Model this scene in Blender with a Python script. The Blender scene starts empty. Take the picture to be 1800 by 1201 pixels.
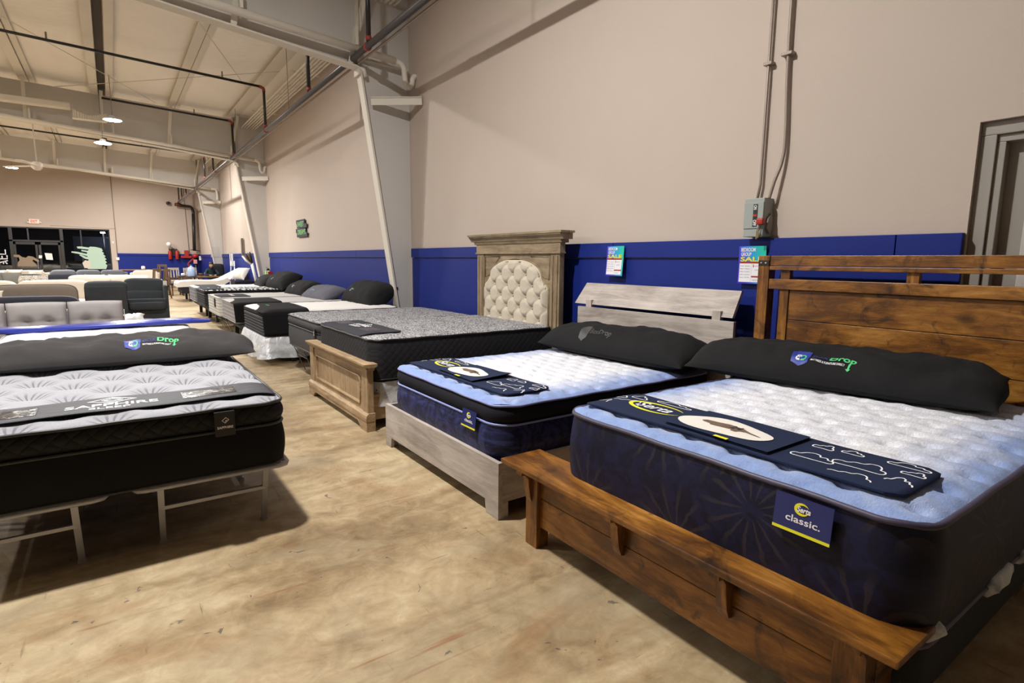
import bpy, bmesh, math, random
from mathutils import Vector, Matrix, noise
random.seed(7)
PI=math.pi; sin=math.sin; cos=math.cos
scene=bpy.context.scene
COL=scene.collection
def lin(c):
    c=c/255.0
    return c/12.92 if c<=.04045 else ((c+.055)/1.055)**2.4
def S(r,g,b): return (lin(r),lin(g),lin(b),1.0)

# ---------------------------------------------------------------- camera
R=((0.81599833,0.07444564,-0.57324042),(-0.57797557,0.12143723,-0.80696793),(0.00953749,0.98980344,0.14212034))
CH=1.5
cd=bpy.data.cameras.new('camera'); cam=bpy.data.objects.new('camera',cd); COL.objects.link(cam)
cd.sensor_width=36.0; cd.lens=983.48/1800*36; cd.clip_start=.05; cd.clip_end=300
cam.matrix_world=Matrix(((R[0][0],R[0][1],R[0][2],0),(R[1][0],R[1][1],R[1][2],0),(R[2][0],R[2][1],R[2][2],CH),(0,0,0,1)))
scene.camera=cam

# ---------------------------------------------------------------- node materials
class NT:
    def __init__(s,name):
        s.m=bpy.data.materials.new(name); s.m.use_nodes=True
        s.t=s.m.node_tree; s.b=s.t.nodes['Principled BSDF']; s.out=s.t.nodes['Material Output']
    def n(s,typ,props=None,**kw):
        nd=s.t.nodes.new(typ)
        for k,v in (props or {}).items(): setattr(nd,k,v)
        for k,v in kw.items():
            key=int(k[1:]) if k[0]=='i' and k[1:].isdigit() else k.replace('_',' ')
            s.set(nd.inputs[key],v)
        return nd
    def set(s,inp,v):
        if isinstance(v,bpy.types.NodeSocket): s.t.links.new(v,inp)
        else: inp.default_value=v
    def math(s,op,a,b=0.0,c=0.0,clamp=False):
        nd=s.t.nodes.new('ShaderNodeMath'); nd.operation=op; nd.use_clamp=clamp
        s.set(nd.inputs[0],a); s.set(nd.inputs[1],b); s.set(nd.inputs[2],c); return nd.outputs[0]
    def mix(s,f,a,b,mode='MIX'):
        nd=s.t.nodes.new('ShaderNodeMixRGB'); nd.blend_type=mode
        s.set(nd.inputs[0],f); s.set(nd.inputs[1],a); s.set(nd.inputs[2],b); return nd.outputs[0]
    def coord(s,scale=(1,1,1),rot=(0,0,0),loc=(0,0,0)):
        tc=s.t.nodes.new('ShaderNodeTexCoord'); mp=s.t.nodes.new('ShaderNodeMapping')
        s.t.links.new(tc.outputs['Object'],mp.inputs['Vector'])
        mp.inputs['Scale'].default_value=scale; mp.inputs['Rotation'].default_value=rot; mp.inputs['Location'].default_value=loc
        return mp.outputs[0]
    def noise(s,vec,scale,detail=3,rough=.55,dist=0.0):
        return s.n('ShaderNodeTexNoise',Vector=vec,Scale=scale,Detail=detail,Roughness=rough,Distortion=dist).outputs[0]
    def ramp(s,f,stops,interp='LINEAR'):
        nd=s.t.nodes.new('ShaderNodeValToRGB'); nd.color_ramp.interpolation=interp
        e=nd.color_ramp.elements
        while len(e)<len(stops): e.new(.5)
        for i,(p,c) in enumerate(stops):
            e[i].position=p; e[i].color=c if len(c)==4 else (*c,1)
        s.set(nd.inputs[0],f); return nd.outputs[0]
    def bump(s,h,strength=.3,dist=.01,normal=None):
        nd=s.n('ShaderNodeBump',Height=h,Strength=strength,Distance=dist)
        if normal: s.set(nd.inputs['Normal'],normal)
        s.set(s.b.inputs['Normal'],nd.outputs[0]); return nd.outputs[0]
    def p(s,**kw):
        for k,v in kw.items(): s.set(s.b.inputs[k.replace('_',' ')],v)
        return s.m
MATS={}
def flat(name,col,rough=.6,metal=0.0,spec=.5,bump=0,bscale=200,var=0.0):
    if name in MATS: return MATS[name]
    t=NT(name); c=t.coord()
    if var:
        f=t.noise(c,3.0,4)
        base=t.mix(t.math('MULTIPLY',f,1.0),tuple(x*(1-var) for x in col[:3])+(1,),tuple(min(1,x*(1+var)) for x in col[:3])+(1,))
    else: base=col
    t.p(Base_Color=base,Roughness=rough,Metallic=metal); t.b.inputs['Specular IOR Level'].default_value=spec
    if bump: t.bump(t.noise(c,bscale,2),bump,.002)
    MATS[name]=t.m; return t.m
def emis(name,col,st):
    t=NT(name); t.p(Base_Color=(0,0,0,1),Emission_Color=col,Emission_Strength=st); return t.m
def fabric(name,col,var=.15,bump=.5,scale=350,rough=.9,big=6.0,sheen=0.0):
    if name in MATS: return MATS[name]
    t=NT(name); c=t.coord(); f=t.noise(c,big,4); g=t.noise(c,scale,2)
    v=t.math('ADD',t.math('MULTIPLY',f,.6),t.math('MULTIPLY',g,.4))
    base=t.mix(v,tuple(x*(1-var*1.6) for x in col[:3])+(1,),tuple(min(1,x*(1+var*1.6)) for x in col[:3])+(1,))
    t.p(Base_Color=base,Roughness=rough); t.b.inputs['Specular IOR Level'].default_value=.2
    if sheen: t.b.inputs['Sheen Weight'].default_value=sheen
    t.bump(g,bump,.003); MATS[name]=t.m; return t.m

def m_floor():
    t=NT('stained concrete'); c=t.coord(); cs=t.coord((.38,1,1),(0,0,.12))
    a=t.noise(c,.6,5,.6,.5); b=t.noise(cs,2.0,8,.66,.9); d=t.noise(c,8,7,.68,.6); e=t.noise(c,90,3)
    v=t.math('ADD',t.math('ADD',t.math('MULTIPLY',a,.28),t.math('MULTIPLY',b,.47)),t.math('MULTIPLY',d,.25))
    base=t.ramp(v,[(.38,S(116,95,68)),(.46,S(148,127,95)),(.53,S(174,154,120)),(.62,S(202,185,152))])
    g=t.noise(t.coord((.6,1.0,1),(0,0,0),(5,3,0)),1.6,6,.65,.6)
    base=t.mix(t.ramp(g,[(.52,(0,0,0)),(.68,(.5,.5,.5))]),base,S(164,152,126))
    rs=t.noise(t.coord((.5,1,1),(0,0,.1),(9,1,0)),2.2,6,.68,.9)
    base=t.mix(t.ramp(rs,[(.54,(0,0,0)),(.72,(.34,.34,.34))]),base,S(160,114,72))
    # drag marks running across the aisle, fine scratches and small dark scuffs
    w1=t.noise(t.coord((.5,13,1),(0,0,.10)),1.3,3,.6); w2=t.noise(t.coord((1.6,30,1),(0,0,-.5),(3,7,0)),1.2,3,.6); w3=t.noise(t.coord((30,1.6,1),(0,0,.35),(1,2,0)),1.2,3,.6)
    k=t.noise(c,1.7,4); km=t.ramp(k,[(.50,(0,0,0)),(.60,(1,1,1))]); km2=t.ramp(t.noise(c,3.1,3),[(.50,(0,0,0)),(.58,(1,1,1))])
    base=t.mix(t.math('MULTIPLY',t.math('MULTIPLY',t.ramp(w1,[(.61,(0,0,0)),(.68,(1,1,1))]),km),.6),base,S(132,82,48))
    base=t.mix(t.math('MULTIPLY',t.math('MULTIPLY',t.math('MAXIMUM',t.ramp(w2,[(.66,(0,0,0)),(.70,(1,1,1))]),t.ramp(w3,[(.66,(0,0,0)),(.70,(1,1,1))])),km2),.55),base,S(84,70,58))
    sp=t.noise(c,11,4,.6,1.0); base=t.mix(t.math('MULTIPLY',t.ramp(sp,[(.68,(0,0,0)),(.705,(1,1,1))]),.75),base,S(72,66,72))
    base=t.mix(t.math('MULTIPLY',e,.14),base,S(96,76,54))
    t.p(Base_Color=base,Roughness=t.ramp(b,[(.3,(.40,.40,.40)),(.7,(.6,.6,.6))])); t.b.inputs['Specular IOR Level'].default_value=.35
    t.bump(t.math('ADD',d,t.math('MULTIPLY',e,.4)),.12,.01); return t.m
def m_wood(name,cols,axis=1,rough=.5,knots=0.0,scale=1.0,bump=.25,sparkle=0.0,st=9):
    t=NT(name); sc=[st*scale]*3; sc[axis]=1.0*scale
    c=t.coord(tuple(sc)); cl=t.coord()
    f=t.noise(c,1.6,8,.65,.9); g=t.noise(c,9,4,.7); lo=t.noise(cl,2.6*scale,3,.5,.3)
    v=t.math('ADD',t.math('ADD',t.math('MULTIPLY',f,.55),t.math('MULTIPLY',g,.2)),t.math('MULTIPLY',lo,.3))
    base=t.ramp(v,[(.34,cols[0]),(.48,cols[1]),(.56,cols[2]),(.68,cols[3])])
    if knots:
        kn=t.noise(t.coord(),5.5*scale,5,.6,1.2)
        base=t.mix(t.math('MULTIPLY',t.ramp(kn,[(.56,(0,0,0)),(.70,(1,1,1))]),knots),base,tuple(x*.3 for x in cols[0][:3])+(1,))
        vo=t.n('ShaderNodeTexVoronoi',Vector=t.coord(tuple(1 if i!=axis else .6 for i in range(3))),Scale=2.3,Randomness=1.0).outputs['Distance']
        base=t.mix(t.math('MULTIPLY',t.ramp(vo,[(.03,(1,1,1)),(.10,(0,0,0))]),knots),base,tuple(x*.18 for x in cols[0][:3])+(1,))
    t.p(Base_Color=base,Roughness=rough); t.b.inputs['Specular IOR Level'].default_value=.5
    t.bump(t.math('ADD',g,t.math('MULTIPLY',t.noise(c,30+sparkle*30,3),.8)),bump,.004); return t.m
def m_serta_top(L,W,name):
    t=NT(name); tc=t.n('ShaderNodeTexCoord').outputs['Object']; sp=t.n('ShaderNodeSeparateXYZ',Vector=tc)
    x,y=sp.outputs[0],sp.outputs[1]
    dx=t.math('MINIMUM',x,t.math('SUBTRACT',L,x)); dy=t.math('SUBTRACT',W/2,t.math('ABSOLUTE',y))
    d=t.math('MINIMUM',dx,dy); n1=t.noise(tc,4,4,.6,.5)
    d2=t.math('ADD',d,t.math('MULTIPLY',t.math('SUBTRACT',n1,.5),.30))
    n2=t.noise(t.coord((1,3,1)),60,4,.7); n3=t.noise(tc,7,5,.65,1.0)
    wc=t.mix(n3,S(226,230,240),S(252,250,248)); bc=t.mix(n3,S(118,142,198),S(164,186,228))
    base=t.mix(t.ramp(d2,[(.06,(0,0,0)),(.17,(.45,.45,.45)),(.34,(1,1,1))]),bc,wc)
    base=t.mix(t.ramp(n2,[(.42,(.32,.32,.32)),(.60,(0,0,0))]),base,S(110,126,170))
    t.p(Base_Color=base,Roughness=.95,); t.b.inputs['Specular IOR Level'].default_value=.15; t.b.inputs['Sheen Weight'].default_value=.15
    t.bump(t.math('ADD',t.noise(t.coord((1,2,1)),130,4,.7),t.math('MULTIPLY',t.noise(tc,28,4,.65,1.0),1.2)),.55,.007); return t.m
def m_serta_side(name,c0,c1,cs,sc=4.2,quilt=True):
    t=NT(name); tc=t.n('ShaderNodeTexCoord').outputs['Object']; sp=t.n('ShaderNodeSeparateXYZ',Vector=tc)
    u=t.math('ADD',sp.outputs[0],sp.outputs[1]); v=sp.outputs[2]
    cv=t.n('ShaderNodeCombineXYZ',X=u,Y=v,Z=0.0).outputs[0]
    vo=t.n('ShaderNodeTexVoronoi',{'voronoi_dimensions':'2D'},Vector=cv,Scale=sc,Randomness=.85)
    df=t.n('ShaderNodeVectorMath',{'operation':'SUBTRACT'},i0=cv,i1=vo.outputs['Position']).outputs[0]
    s2=t.n('ShaderNodeSeparateXYZ',Vector=df); ang=t.math('ARCTAN2',s2.outputs[1],s2.outputs[0])
    n=t.noise(cv,18,3); sp_=t.math('ABSOLUTE',t.math('SINE',t.math('ADD',t.math('MULTIPLY',ang,7.0),t.math('MULTIPLY',n,1.4))))
    ln=t.math('LENGTH' if 0 else 'MULTIPLY',vo.outputs['Distance'],1.0)
    m=t.math('MULTIPLY',t.ramp(sp_,[(.30,(1,1,1)),(.42,(0,0,0))]),t.ramp(ln,[(.08,(0,0,0)),(.14,(1,1,1)),(.42,(1,1,1)),(.6,(0,0,0))]))
    blot=t.ramp(t.noise(cv,10,4,.6,1.5),[(.45,(0,0,0)),(.55,(1,1,1))])
    base=t.mix(blot,c0,c1); base=t.mix(t.math('MULTIPLY',m,.55),base,cs)
    t.p(Base_Color=base,Roughness=.5); t.b.inputs['Specular IOR Level'].default_value=.25
    h=t.noise(cv,300,2)
    if quilt:
        w=t.math('ABSOLUTE',t.math('SINE',t.math('ADD',t.math('MULTIPLY',v,60.0),t.math('MULTIPLY',t.noise(cv,5,2),3.0))))
        w=t.math('MULTIPLY',w,t.math('ABSOLUTE',t.math('SINE',t.math('MULTIPLY',u,22.0))))
        h=t.math('ADD',t.math('MULTIPLY',h,.1),w); t.bump(h,.45,.006)
    else: t.bump(h,.3,.002)
    return t.m
def m_lattice(name,light,dark,a,spokes=7):
    t=NT(name); r=t.coord((1,1,0),(0,0,PI/4))
    vo=t.n('ShaderNodeTexVoronoi',{'voronoi_dimensions':'2D'},Vector=r,Scale=1/a,Randomness=0.0)
    df=t.n('ShaderNodeVectorMath',{'operation':'SUBTRACT'},i0=r,i1=vo.outputs['Position']).outputs[0]
    s2=t.n('ShaderNodeSeparateXYZ',Vector=df); ang=t.math('ARCTAN2',s2.outputs[1],s2.outputs[0])
    dist=vo.outputs['Distance']; n=t.noise(t.coord(),9,3)
    curl=t.math('ADD',t.math('MULTIPLY',ang,float(spokes)*2),t.math('ADD',t.math('MULTIPLY',dist,9.0),t.math('MULTIPLY',n,4.0)))
    st=t.ramp(t.math('SINE',curl),[(.35,(0,0,0)),(.55,(1,1,1))])
    m=t.math('MULTIPLY',st,t.ramp(dist,[(.05,(1,1,1)),(.30,(.8,.8,.8)),(.43,(.12,.12,.12)),(.5,(0,0,0))]))
    base=t.mix(m,light,dark)
    base=t.mix(t.ramp(t.noise(t.coord((1,3,1)),120,2),[(.4,(.25,.25,.25)),(.6,(0,0,0))]),base,dark)
    t.p(Base_Color=base,Roughness=.75); t.b.inputs['Specular IOR Level'].default_value=.3; t.bump(t.noise(t.coord(),300,2),.4,.002); return t.m
def m_swirl(name,light,dark,scale=8,dist=9,th=.5):
    t=NT(name); c=t.coord((1,1,0)); w=t.n('ShaderNodeTexWave',Vector=c,Scale=scale,Distortion=dist,Detail=3.0,Detail_Scale=1.6).outputs[1]
    base=t.mix(t.ramp(w,[(th-.08,(0,0,0)),(th+.08,(1,1,1))]),dark,light)
    base=t.mix(t.ramp(t.noise(c,6,3),[(.35,(.4,.4,.4)),(.6,(0,0,0))]),base,dark)
    t.p(Base_Color=base,Roughness=.8); t.b.inputs['Specular IOR Level'].default_value=.25; t.bump(t.noise(t.coord(),250,2),.4,.002); return t.m
def m_diamond(name,col,cell=.06,strength=.8,rough=.75):
    t=NT(name); tc=t.n('ShaderNodeTexCoord').outputs['Object']; sp=t.n('ShaderNodeSeparateXYZ',Vector=tc)
    u=t.math('ADD',sp.outputs[0],sp.outputs[1]); v=sp.outputs[2]; k=PI/cell
    a=t.math('ABSOLUTE',t.math('SINE',t.math('MULTIPLY',t.math('ADD',u,v),k))); b=t.math('ABSOLUTE',t.math('SINE',t.math('MULTIPLY',t.math('SUBTRACT',u,v),k)))
    h=t.math('POWER',t.math('MULTIPLY',a,b),.4)
    t.p(Base_Color=col,Roughness=rough); t.b.inputs['Specular IOR Level'].default_value=.3; t.bump(h,strength,.01); return t.m
def m_plastic(name='clear wrinkled plastic wrap',tint=(.85,.88,.92,1)):
    t=NT(name); c=t.coord(); n=t.noise(c,5,4,.6,1.5)
    tr=t.n('ShaderNodeBsdfTransparent').outputs[0]; gl=t.n('ShaderNodeBsdfGlossy',Roughness=.35,Color=(.9,.92,.95,1)); df=t.n('ShaderNodeBsdfDiffuse',Color=tint)
    bp=t.n('ShaderNodeBump',Height=n,Strength=.45,Distance=.04).outputs[0]; t.set(gl.inputs['Normal'],bp); t.set(df.inputs['Normal'],bp)
    a=t.n('ShaderNodeMixShader',i0=.16,i1=df.outputs[0],i2=gl.outputs[0]).outputs[0]
    f=t.ramp(n,[(.35,(.45,.45,.45)),(.65,(.8,.8,.8))])
    t.set(t.out.inputs[0],t.n('ShaderNodeMixShader',i0=f,i1=tr,i2=a).outputs[0]); return t.m
def m_glass():
    t=NT('dark window glass'); tr=t.n('ShaderNodeBsdfTransparent',Color=(.8,.84,.86,1)).outputs[0]; gl=t.n('ShaderNodeBsdfGlossy',Roughness=.02,Color=(.9,.9,.9,1)).outputs[0]
    t.set(t.out.inputs[0],t.n('ShaderNodeMixShader',i0=.06,i1=tr,i2=gl).outputs[0]); return t.m

# ---------------------------------------------------------------- mesh building
class MB:
    def __init__(s): s.v=[]; s.f=[]; s.sm=[]
    def add(s,vs,fs,smooth=False):
        b=len(s.v); s.v+= [tuple(v) for v in vs]; s.f+=[tuple(i+b for i in f) for f in fs]; s.sm+=[smooth]*len(fs); return s
    def box(s,x0,x1,y0,y1,z0,z1,bev=0.0,M=None):
        bm=bmesh.new(); bmesh.ops.create_cube(bm,size=1)
        for v in bm.verts: v.co=Vector(((x0+x1)/2+v.co.x*(x1-x0),(y0+y1)/2+v.co.y*(y1-y0),(z0+z1)/2+v.co.z*(z1-z0)))
        if bev>0: bmesh.ops.bevel(bm,geom=list(bm.edges),offset=min(bev,.45*min(abs(x1-x0),abs(y1-y0),abs(z1-z0))),segments=2,affect='EDGES',profile=.6)
        bm.verts.index_update(); vs=[(M@v.co if M else v.co.copy()) for v in bm.verts]; fs=[[v.index for v in f.verts] for f in bm.faces]; bm.free()
        return s.add(vs,fs)
    def bar(s,a,b,w,h,bev=0.0,up=(0,0,1)):
        a=Vector(a); b=Vector(b); d=b-a; L=d.length; d.normalize(); u=Vector(up)
        if abs(d.dot(u))>.95: u=Vector((0,1,0))
        x=d.cross(u).normalized(); y=x.cross(d)
        M=Matrix(((x.x,y.x,d.x,a.x),(x.y,y.y,d.y,a.y),(x.z,y.z,d.z,a.z),(0,0,0,1)))
        return s.box(-w/2,w/2,-h/2,h/2,0,L,bev,M)
    def tube(s,pts,r,n=10,closed=False,cap=True,smooth=True):
        pts=[Vector(p) for p in pts]; N=len(pts); rs=r if isinstance(r,(list,tuple)) else [r]*N
        ring=[]; prev=None
        for i,p in enumerate(pts):
            if closed: t=(pts[(i+1)%N]-pts[i-1])
            else: t=pts[min(i+1,N-1)]-pts[max(i-1,0)]
            t.normalize()
            if prev is None:
                u=Vector((0,0,1)) if abs(t.z)<.9 else Vector((1,0,0)); x=t.cross(u).normalized()
            else:
                x=(prev-t*prev.dot(t)).normalized()
            prev=x; y=t.cross(x)
            ring.append([p+(x*cos(2*PI*k/n)+y*sin(2*PI*k/n))*rs[i] for k in range(n)])
        vs=[v for r_ in ring for v in r_]; fs=[]
        M=N if closed else N-1
        for i in range(M):
            j=(i+1)%N
            for k in range(n): fs.append((i*n+k,i*n+(k+1)%n,j*n+(k+1)%n,j*n+k))
        if cap and not closed: fs.append(tuple(range(n-1,-1,-1))); fs.append(tuple((N-1)*n+k for k in range(n)))
        return s.add(vs,fs,smooth)
    def prism(s,poly,a,b,axis=2,smooth=False):
        # extrude 2D polygon along axis from a to b
        def P(u,v,w): return (w,u,v) if axis==0 else (u,w,v) if axis==1 else (u,v,w)
        n=len(poly); vs=[P(u,v,a) for u,v in poly]+[P(u,v,b) for u,v in poly]
        fs=[tuple(range(n-1,-1,-1)),tuple(range(n,2*n))]+[(i,(i+1)%n,n+(i+1)%n,n+i) for i in range(n)]
        return s.add(vs,fs,smooth)
    def lathe(s,prof,c=(0,0,0),n=20,axis=2,M=None):
        vs=[];N=len(prof)
        for k in range(n):
            a=2*PI*k/n
            for r,z in prof:
                p=Vector((r*cos(a),r*sin(a),z)) if axis==2 else Vector((z,r*cos(a),r*sin(a))) if axis==0 else Vector((r*sin(a),z,r*cos(a)))
                vs.append((M@p if M else p)+Vector(c))
        fs=[]
        for k in range(n):
            k2=(k+1)%n
            for i in range(N-1): fs.append((k*N+i,k2*N+i,k2*N+i+1,k*N+i+1))
        return s.add(vs,fs,True)
    def grid(s,fn,nu,nv,smooth=True,flip=False):
        vs=[fn(i/nu,j/nv) for i in range(nu+1) for j in range(nv+1)]; fs=[]
        for i in range(nu):
            for j in range(nv):
                q=(i*(nv+1)+j,(i+1)*(nv+1)+j,(i+1)*(nv+1)+j+1,i*(nv+1)+j+1); fs.append(q[::-1] if flip else q)
        return s.add(vs,fs,smooth)
    def sup(s,c,r,e=.35,e2=.35,nu=20,nv=28,M=None,fn=None):
        def sg(x,p): return math.copysign(abs(x)**p,x)
        vs=[];fs=[]
        for i in range(nu+1):
            a=-PI/2+PI*i/nu
            for j in range(nv):
                b=2*PI*j/nv
                p=Vector((r[0]*sg(cos(a),e)*sg(cos(b),e2),r[1]*sg(cos(a),e)*sg(sin(b),e2),r[2]*sg(sin(a),e)))
                if fn: p=fn(p)
                if M: p=M@p
                vs.append(p+Vector(c))
        for i in range(nu):
            for j in range(nv): fs.append((i*nv+j,i*nv+(j+1)%nv,(i+1)*nv+(j+1)%nv,(i+1)*nv+j))
        return s.add(vs,fs,True)
    def build(s,name,mat,parent=None,fix=True):
        me=bpy.data.meshes.new(name); me.from_pydata(s.v,[],s.f); me.update()
        me.polygons.foreach_set('use_smooth',s.sm)
        if fix:
            bm=bmesh.new(); bm.from_mesh(me); bmesh.ops.recalc_face_normals(bm,faces=bm.faces); bm.to_mesh(me); bm.free()
        for m in (mat if isinstance(mat,(list,tuple)) else [mat]): me.materials.append(m)
        o=bpy.data.objects.new(name,me); COL.objects.link(o)
        if parent: o.parent=parent
        return o
def tag(o,label,cat,group=None,kind=None):
    if label: o['label']=label
    if cat: o['category']=cat
    if group: o['group']=group
    if kind: o['kind']=kind
    return o
def thing(name,label,cat,loc=(0,0,0),rz=0.0,group=None):
    o=bpy.data.objects.new(name,None); COL.objects.link(o); o.location=loc; o.rotation_euler=(0,0,rz); o.empty_display_size=.1
    return tag(o,label,cat,group)
def struct(name,mb,mat,parent=None):
    o=mb.build(name,mat,parent)
    if not parent: o['kind']='structure'
    return o
def copy_tree(o,parent=None):
    c=o.copy(); COL.objects.link(c)
    if parent: c.parent=parent
    for ch in list(o.children): copy_tree(ch,c)
    return c

# ---- flat lettering / marks -------------------------------------------------
def text2d(s,w,h,bold=.0,shear=0.0,spacing=1.0):
    c=bpy.data.curves.new('t','FONT'); c.body=s; c.offset=bold; c.shear=shear; c.space_character=spacing; c.resolution_u=3
    o=bpy.data.objects.new('t',c); COL.objects.link(o); bpy.context.view_layer.update()
    me=bpy.data.meshes.new_from_object(o.evaluated_get(bpy.context.evaluated_depsgraph_get()))
    vs=[(v.co.x,v.co.y) for v in me.vertices]; fs=[tuple(p.vertices) for p in me.polygons]
    bpy.data.objects.remove(o); bpy.data.curves.remove(c); bpy.data.meshes.remove(me)
    x0=min(v[0] for v in vs); x1=max(v[0] for v in vs); y0=min(v[1] for v in vs); y1=max(v[1] for v in vs)
    sx=w/(x1-x0); sy=(h/(y1-y0)) if h else sx
    return [((x-x0)*sx,(y-y0)*sy) for x,y in vs],fs
def shift(sh,dx,dy): return [(x+dx,y+dy) for x,y in sh[0]],sh[1]
def rect2(x0,y0,x1,y1): return [(x0,y0),(x1,y0),(x1,y1),(x0,y1)],[(0,1,2,3)]
def poly2(pts): return list(pts),[tuple(range(len(pts)))]
def ribbon(pts,w,closed=False):
    N=len(pts); L=[];Rr=[]
    for i in range(N):
        a=pts[i-1] if (i or closed) else pts[0]; b=pts[(i+1)%N] if (i<N-1 or closed) else pts[-1]
        dx,dy=b[0]-a[0],b[1]-a[1]; l=math.hypot(dx,dy) or 1; nx,ny=-dy/l*w/2,dx/l*w/2
        L.append((pts[i][0]+nx,pts[i][1]+ny)); Rr.append((pts[i][0]-nx,pts[i][1]-ny))
    fs=[(i,(i+1)%N,N+(i+1)%N,N+i) for i in range(N if closed else N-1)]
    return L+Rr,fs
def ell(cx,cy,rx,ry,n=28,a0=0,a1=2*PI): return [(cx+rx*cos(a0+(a1-a0)*k/n),cy+ry*sin(a0+(a1-a0)*k/n)) for k in range(n)]
def crescent(cx,cy,rx,ry,th,n=36,a0=.45,a1=2*PI-.2):
    o=[];i_=[]
    for k in range(n+1):
        a=a0+(a1-a0)*k/n; w=th*sin(PI*k/n)**.7
        o.append((cx+rx*cos(a),cy+ry*sin(a))); i_.append((cx+(rx-w)*cos(a),cy+(ry-w)*sin(a)))
    return o+i_,[(k,k+1,n+2+k,n+1+k) for k in range(n)]
def smooth2(P,closed=True,n=4):
    out=[];N=len(P)
    for i in range(N if closed else N-1):
        g=lambda k:P[k%N] if closed else P[max(0,min(N-1,k))]
        p0,p1,p2,p3=g(i-1),g(i),g(i+1),g(i+2)
        for k in range(n):
            t=k/n; out.append(tuple(.5*(2*p1[a]+(-p0[a]+p2[a])*t+(2*p0[a]-5*p1[a]+4*p2[a]-p3[a])*t*t+(-p0[a]+3*p1[a]-3*p2[a]+p3[a])*t**3) for a in (0,1)))
    if not closed: out.append(P[-1])
    return out
CLA=[(-.95,.10),(-1,.28),(-.9,.46),(-.66,.50),(-.5,.82),(-.2,1),(.1,.9),(.22,.66),(.5,.72),(.66,.48),(.88,.42),(1,.22),(.9,.03),(.5,0),(0,0),(-.5,0),(-.85,.01)]
CLB=[(-.95,.15),(-.98,.36),(-.8,.5),(-.5,.5),(-.3,.72),(.0,.76),(.18,1),(.5,1),(.68,.72),(.72,.5),(.9,.42),(1,.2),(.88,.0),(.4,0),(0,.02),(-.5,0),(-.85,.0)]
def cloud(cx,cy,w,h,var=0,opened=False):
    P=smooth2((CLA if var==0 else CLB)[1:12],False) if opened else smooth2(CLA if var==0 else CLB)
    return [(cx+x*w/2,cy+y*h) for x,y in P]
def decal(shapes,mapf,mat,parent,name,maxedge=.05):
    vs=[];fs=[]
    for v,f in shapes:
        b=len(vs); vs+=v; fs+=[tuple(i+b for i in q) for q in f]
    bm=bmesh.new(); bv=[bm.verts.new((x,y,0)) for x,y in vs]
    for q in fs:
        try: bm.faces.new([bv[i] for i in q])
        except ValueError: pass
    bmesh.ops.triangulate(bm,faces=bm.faces)
    for _ in range(4):
        ed=[e for e in bm.edges if e.calc_length()>maxedge]
        if not ed: break
        bmesh.ops.subdivide_edges(bm,edges=ed,cuts=1); bmesh.ops.triangulate(bm,faces=bm.faces)
    bmesh.ops.recalc_face_normals(bm,faces=bm.faces)
    for v in bm.verts: v.co=Vector(mapf(v.co.x,v.co.y))
    me=bpy.data.meshes.new(name); bm.to_mesh(me); bm.free(); me.materials.append(mat)
    o=bpy.data.objects.new(name,me); COL.objects.link(o)
    if parent: o.parent=parent
    return o

# ---------------------------------------------------------------- palette
beige=flat('beige wall paint',S(186,172,160),.75,bump=.25,bscale=60,var=.03)
blue=flat('blue wall paint',S(24,42,122),.5,spec=.22,bump=.2,bscale=50,var=.06)
steel=flat('white painted steel',S(214,208,196),.6,spec=.3,var=.03)
steelweb=flat('grey white steel web',S(200,196,190),.6,spec=.3,var=.04)
pvc=flat('off white plastic pipe',S(222,215,202),.5)
black_pipe=flat('black pipe',S(34,32,31),.35)
grey_pipe=flat('dark grey pipe',S(70,66,66),.3)
red=flat('red enamel',S(160,38,28),.45); rust=flat('orange red coupling',S(140,52,40),.5)
white=flat('white plastic',S(226,226,224),.5)
dark=flat('black plastic',S(22,22,24),.5)
galv=flat('galvanised conduit',S(146,132,122),.45,.2)
whitetxt=flat('white print',S(232,232,236),.6); navytxt=flat('dark blue print',S(38,44,110),.6)
greentxt=flat('green print',S(84,205,128),.6); bluelogo=flat('blue print',S(34,52,150),.5); yellow=flat('yellow print',S(226,222,40),.5)
charprint=flat('charcoal print',S(62,62,62),.5)
bfab=fabric('black pillow fabric',S(30,30,31),.12,.3,300); 
gfab=fabric('charcoal fabric',S(54,54,60),.12,.35,300)
sidek=fabric('black mattress border',S(24,24,26),.15,.4,300)
plastic=m_plastic()

# ================================================================ SETTING
WX=4.1; FY=36.0; LX=-14.0; BY=-4.0
def zc(x): return 5.92-.045*x
floor=MB().add([(LX,BY,0),(WX+.3,BY,0),(WX+.3,FY+.15,0),(LX,FY+.15,0),(LX,BY,-.1),(WX+.3,BY,-.1),(WX+.3,FY+.15,-.1),(LX,FY+.15,-.1)],[(0,1,2,3),(4,5,6,7),(0,1,5,4),(1,2,6,5),(2,3,7,6),(3,0,4,7)])
struct('floor',floor,m_floor())
DY0,DY1,DZ=.12,1.182,2.31
w=MB(); w.box(WX,WX+.3,DY1,FY+.15,0,6.4); w.box(WX,WX+.3,BY,DY0,0,6.4); w.box(WX,WX+.3,DY0,DY1,DZ,6.4); struct('wall_right',w,beige)
w=MB(); w.box(0.02,WX,FY,FY+.15,0,6.4); w.box(LX,-9,FY,FY+.15,0,6.4); w.box(-9,.02,FY,FY+.15,2.92,6.8); w.box(-9,.02,FY,FY+.15,0,.25); struct('wall_far',w,beige)
w=MB().box(LX-.2,LX,BY,FY+.15,0,6.9); struct('wall_left',w,beige)
w=MB().box(LX,WX,BY-.2,BY,0,6.9); struct('wall_back',w,flat('darkened unseen wall paint',S(84,80,78),.8))  # unseen back wall, coloured dark to cut bounced light
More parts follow.
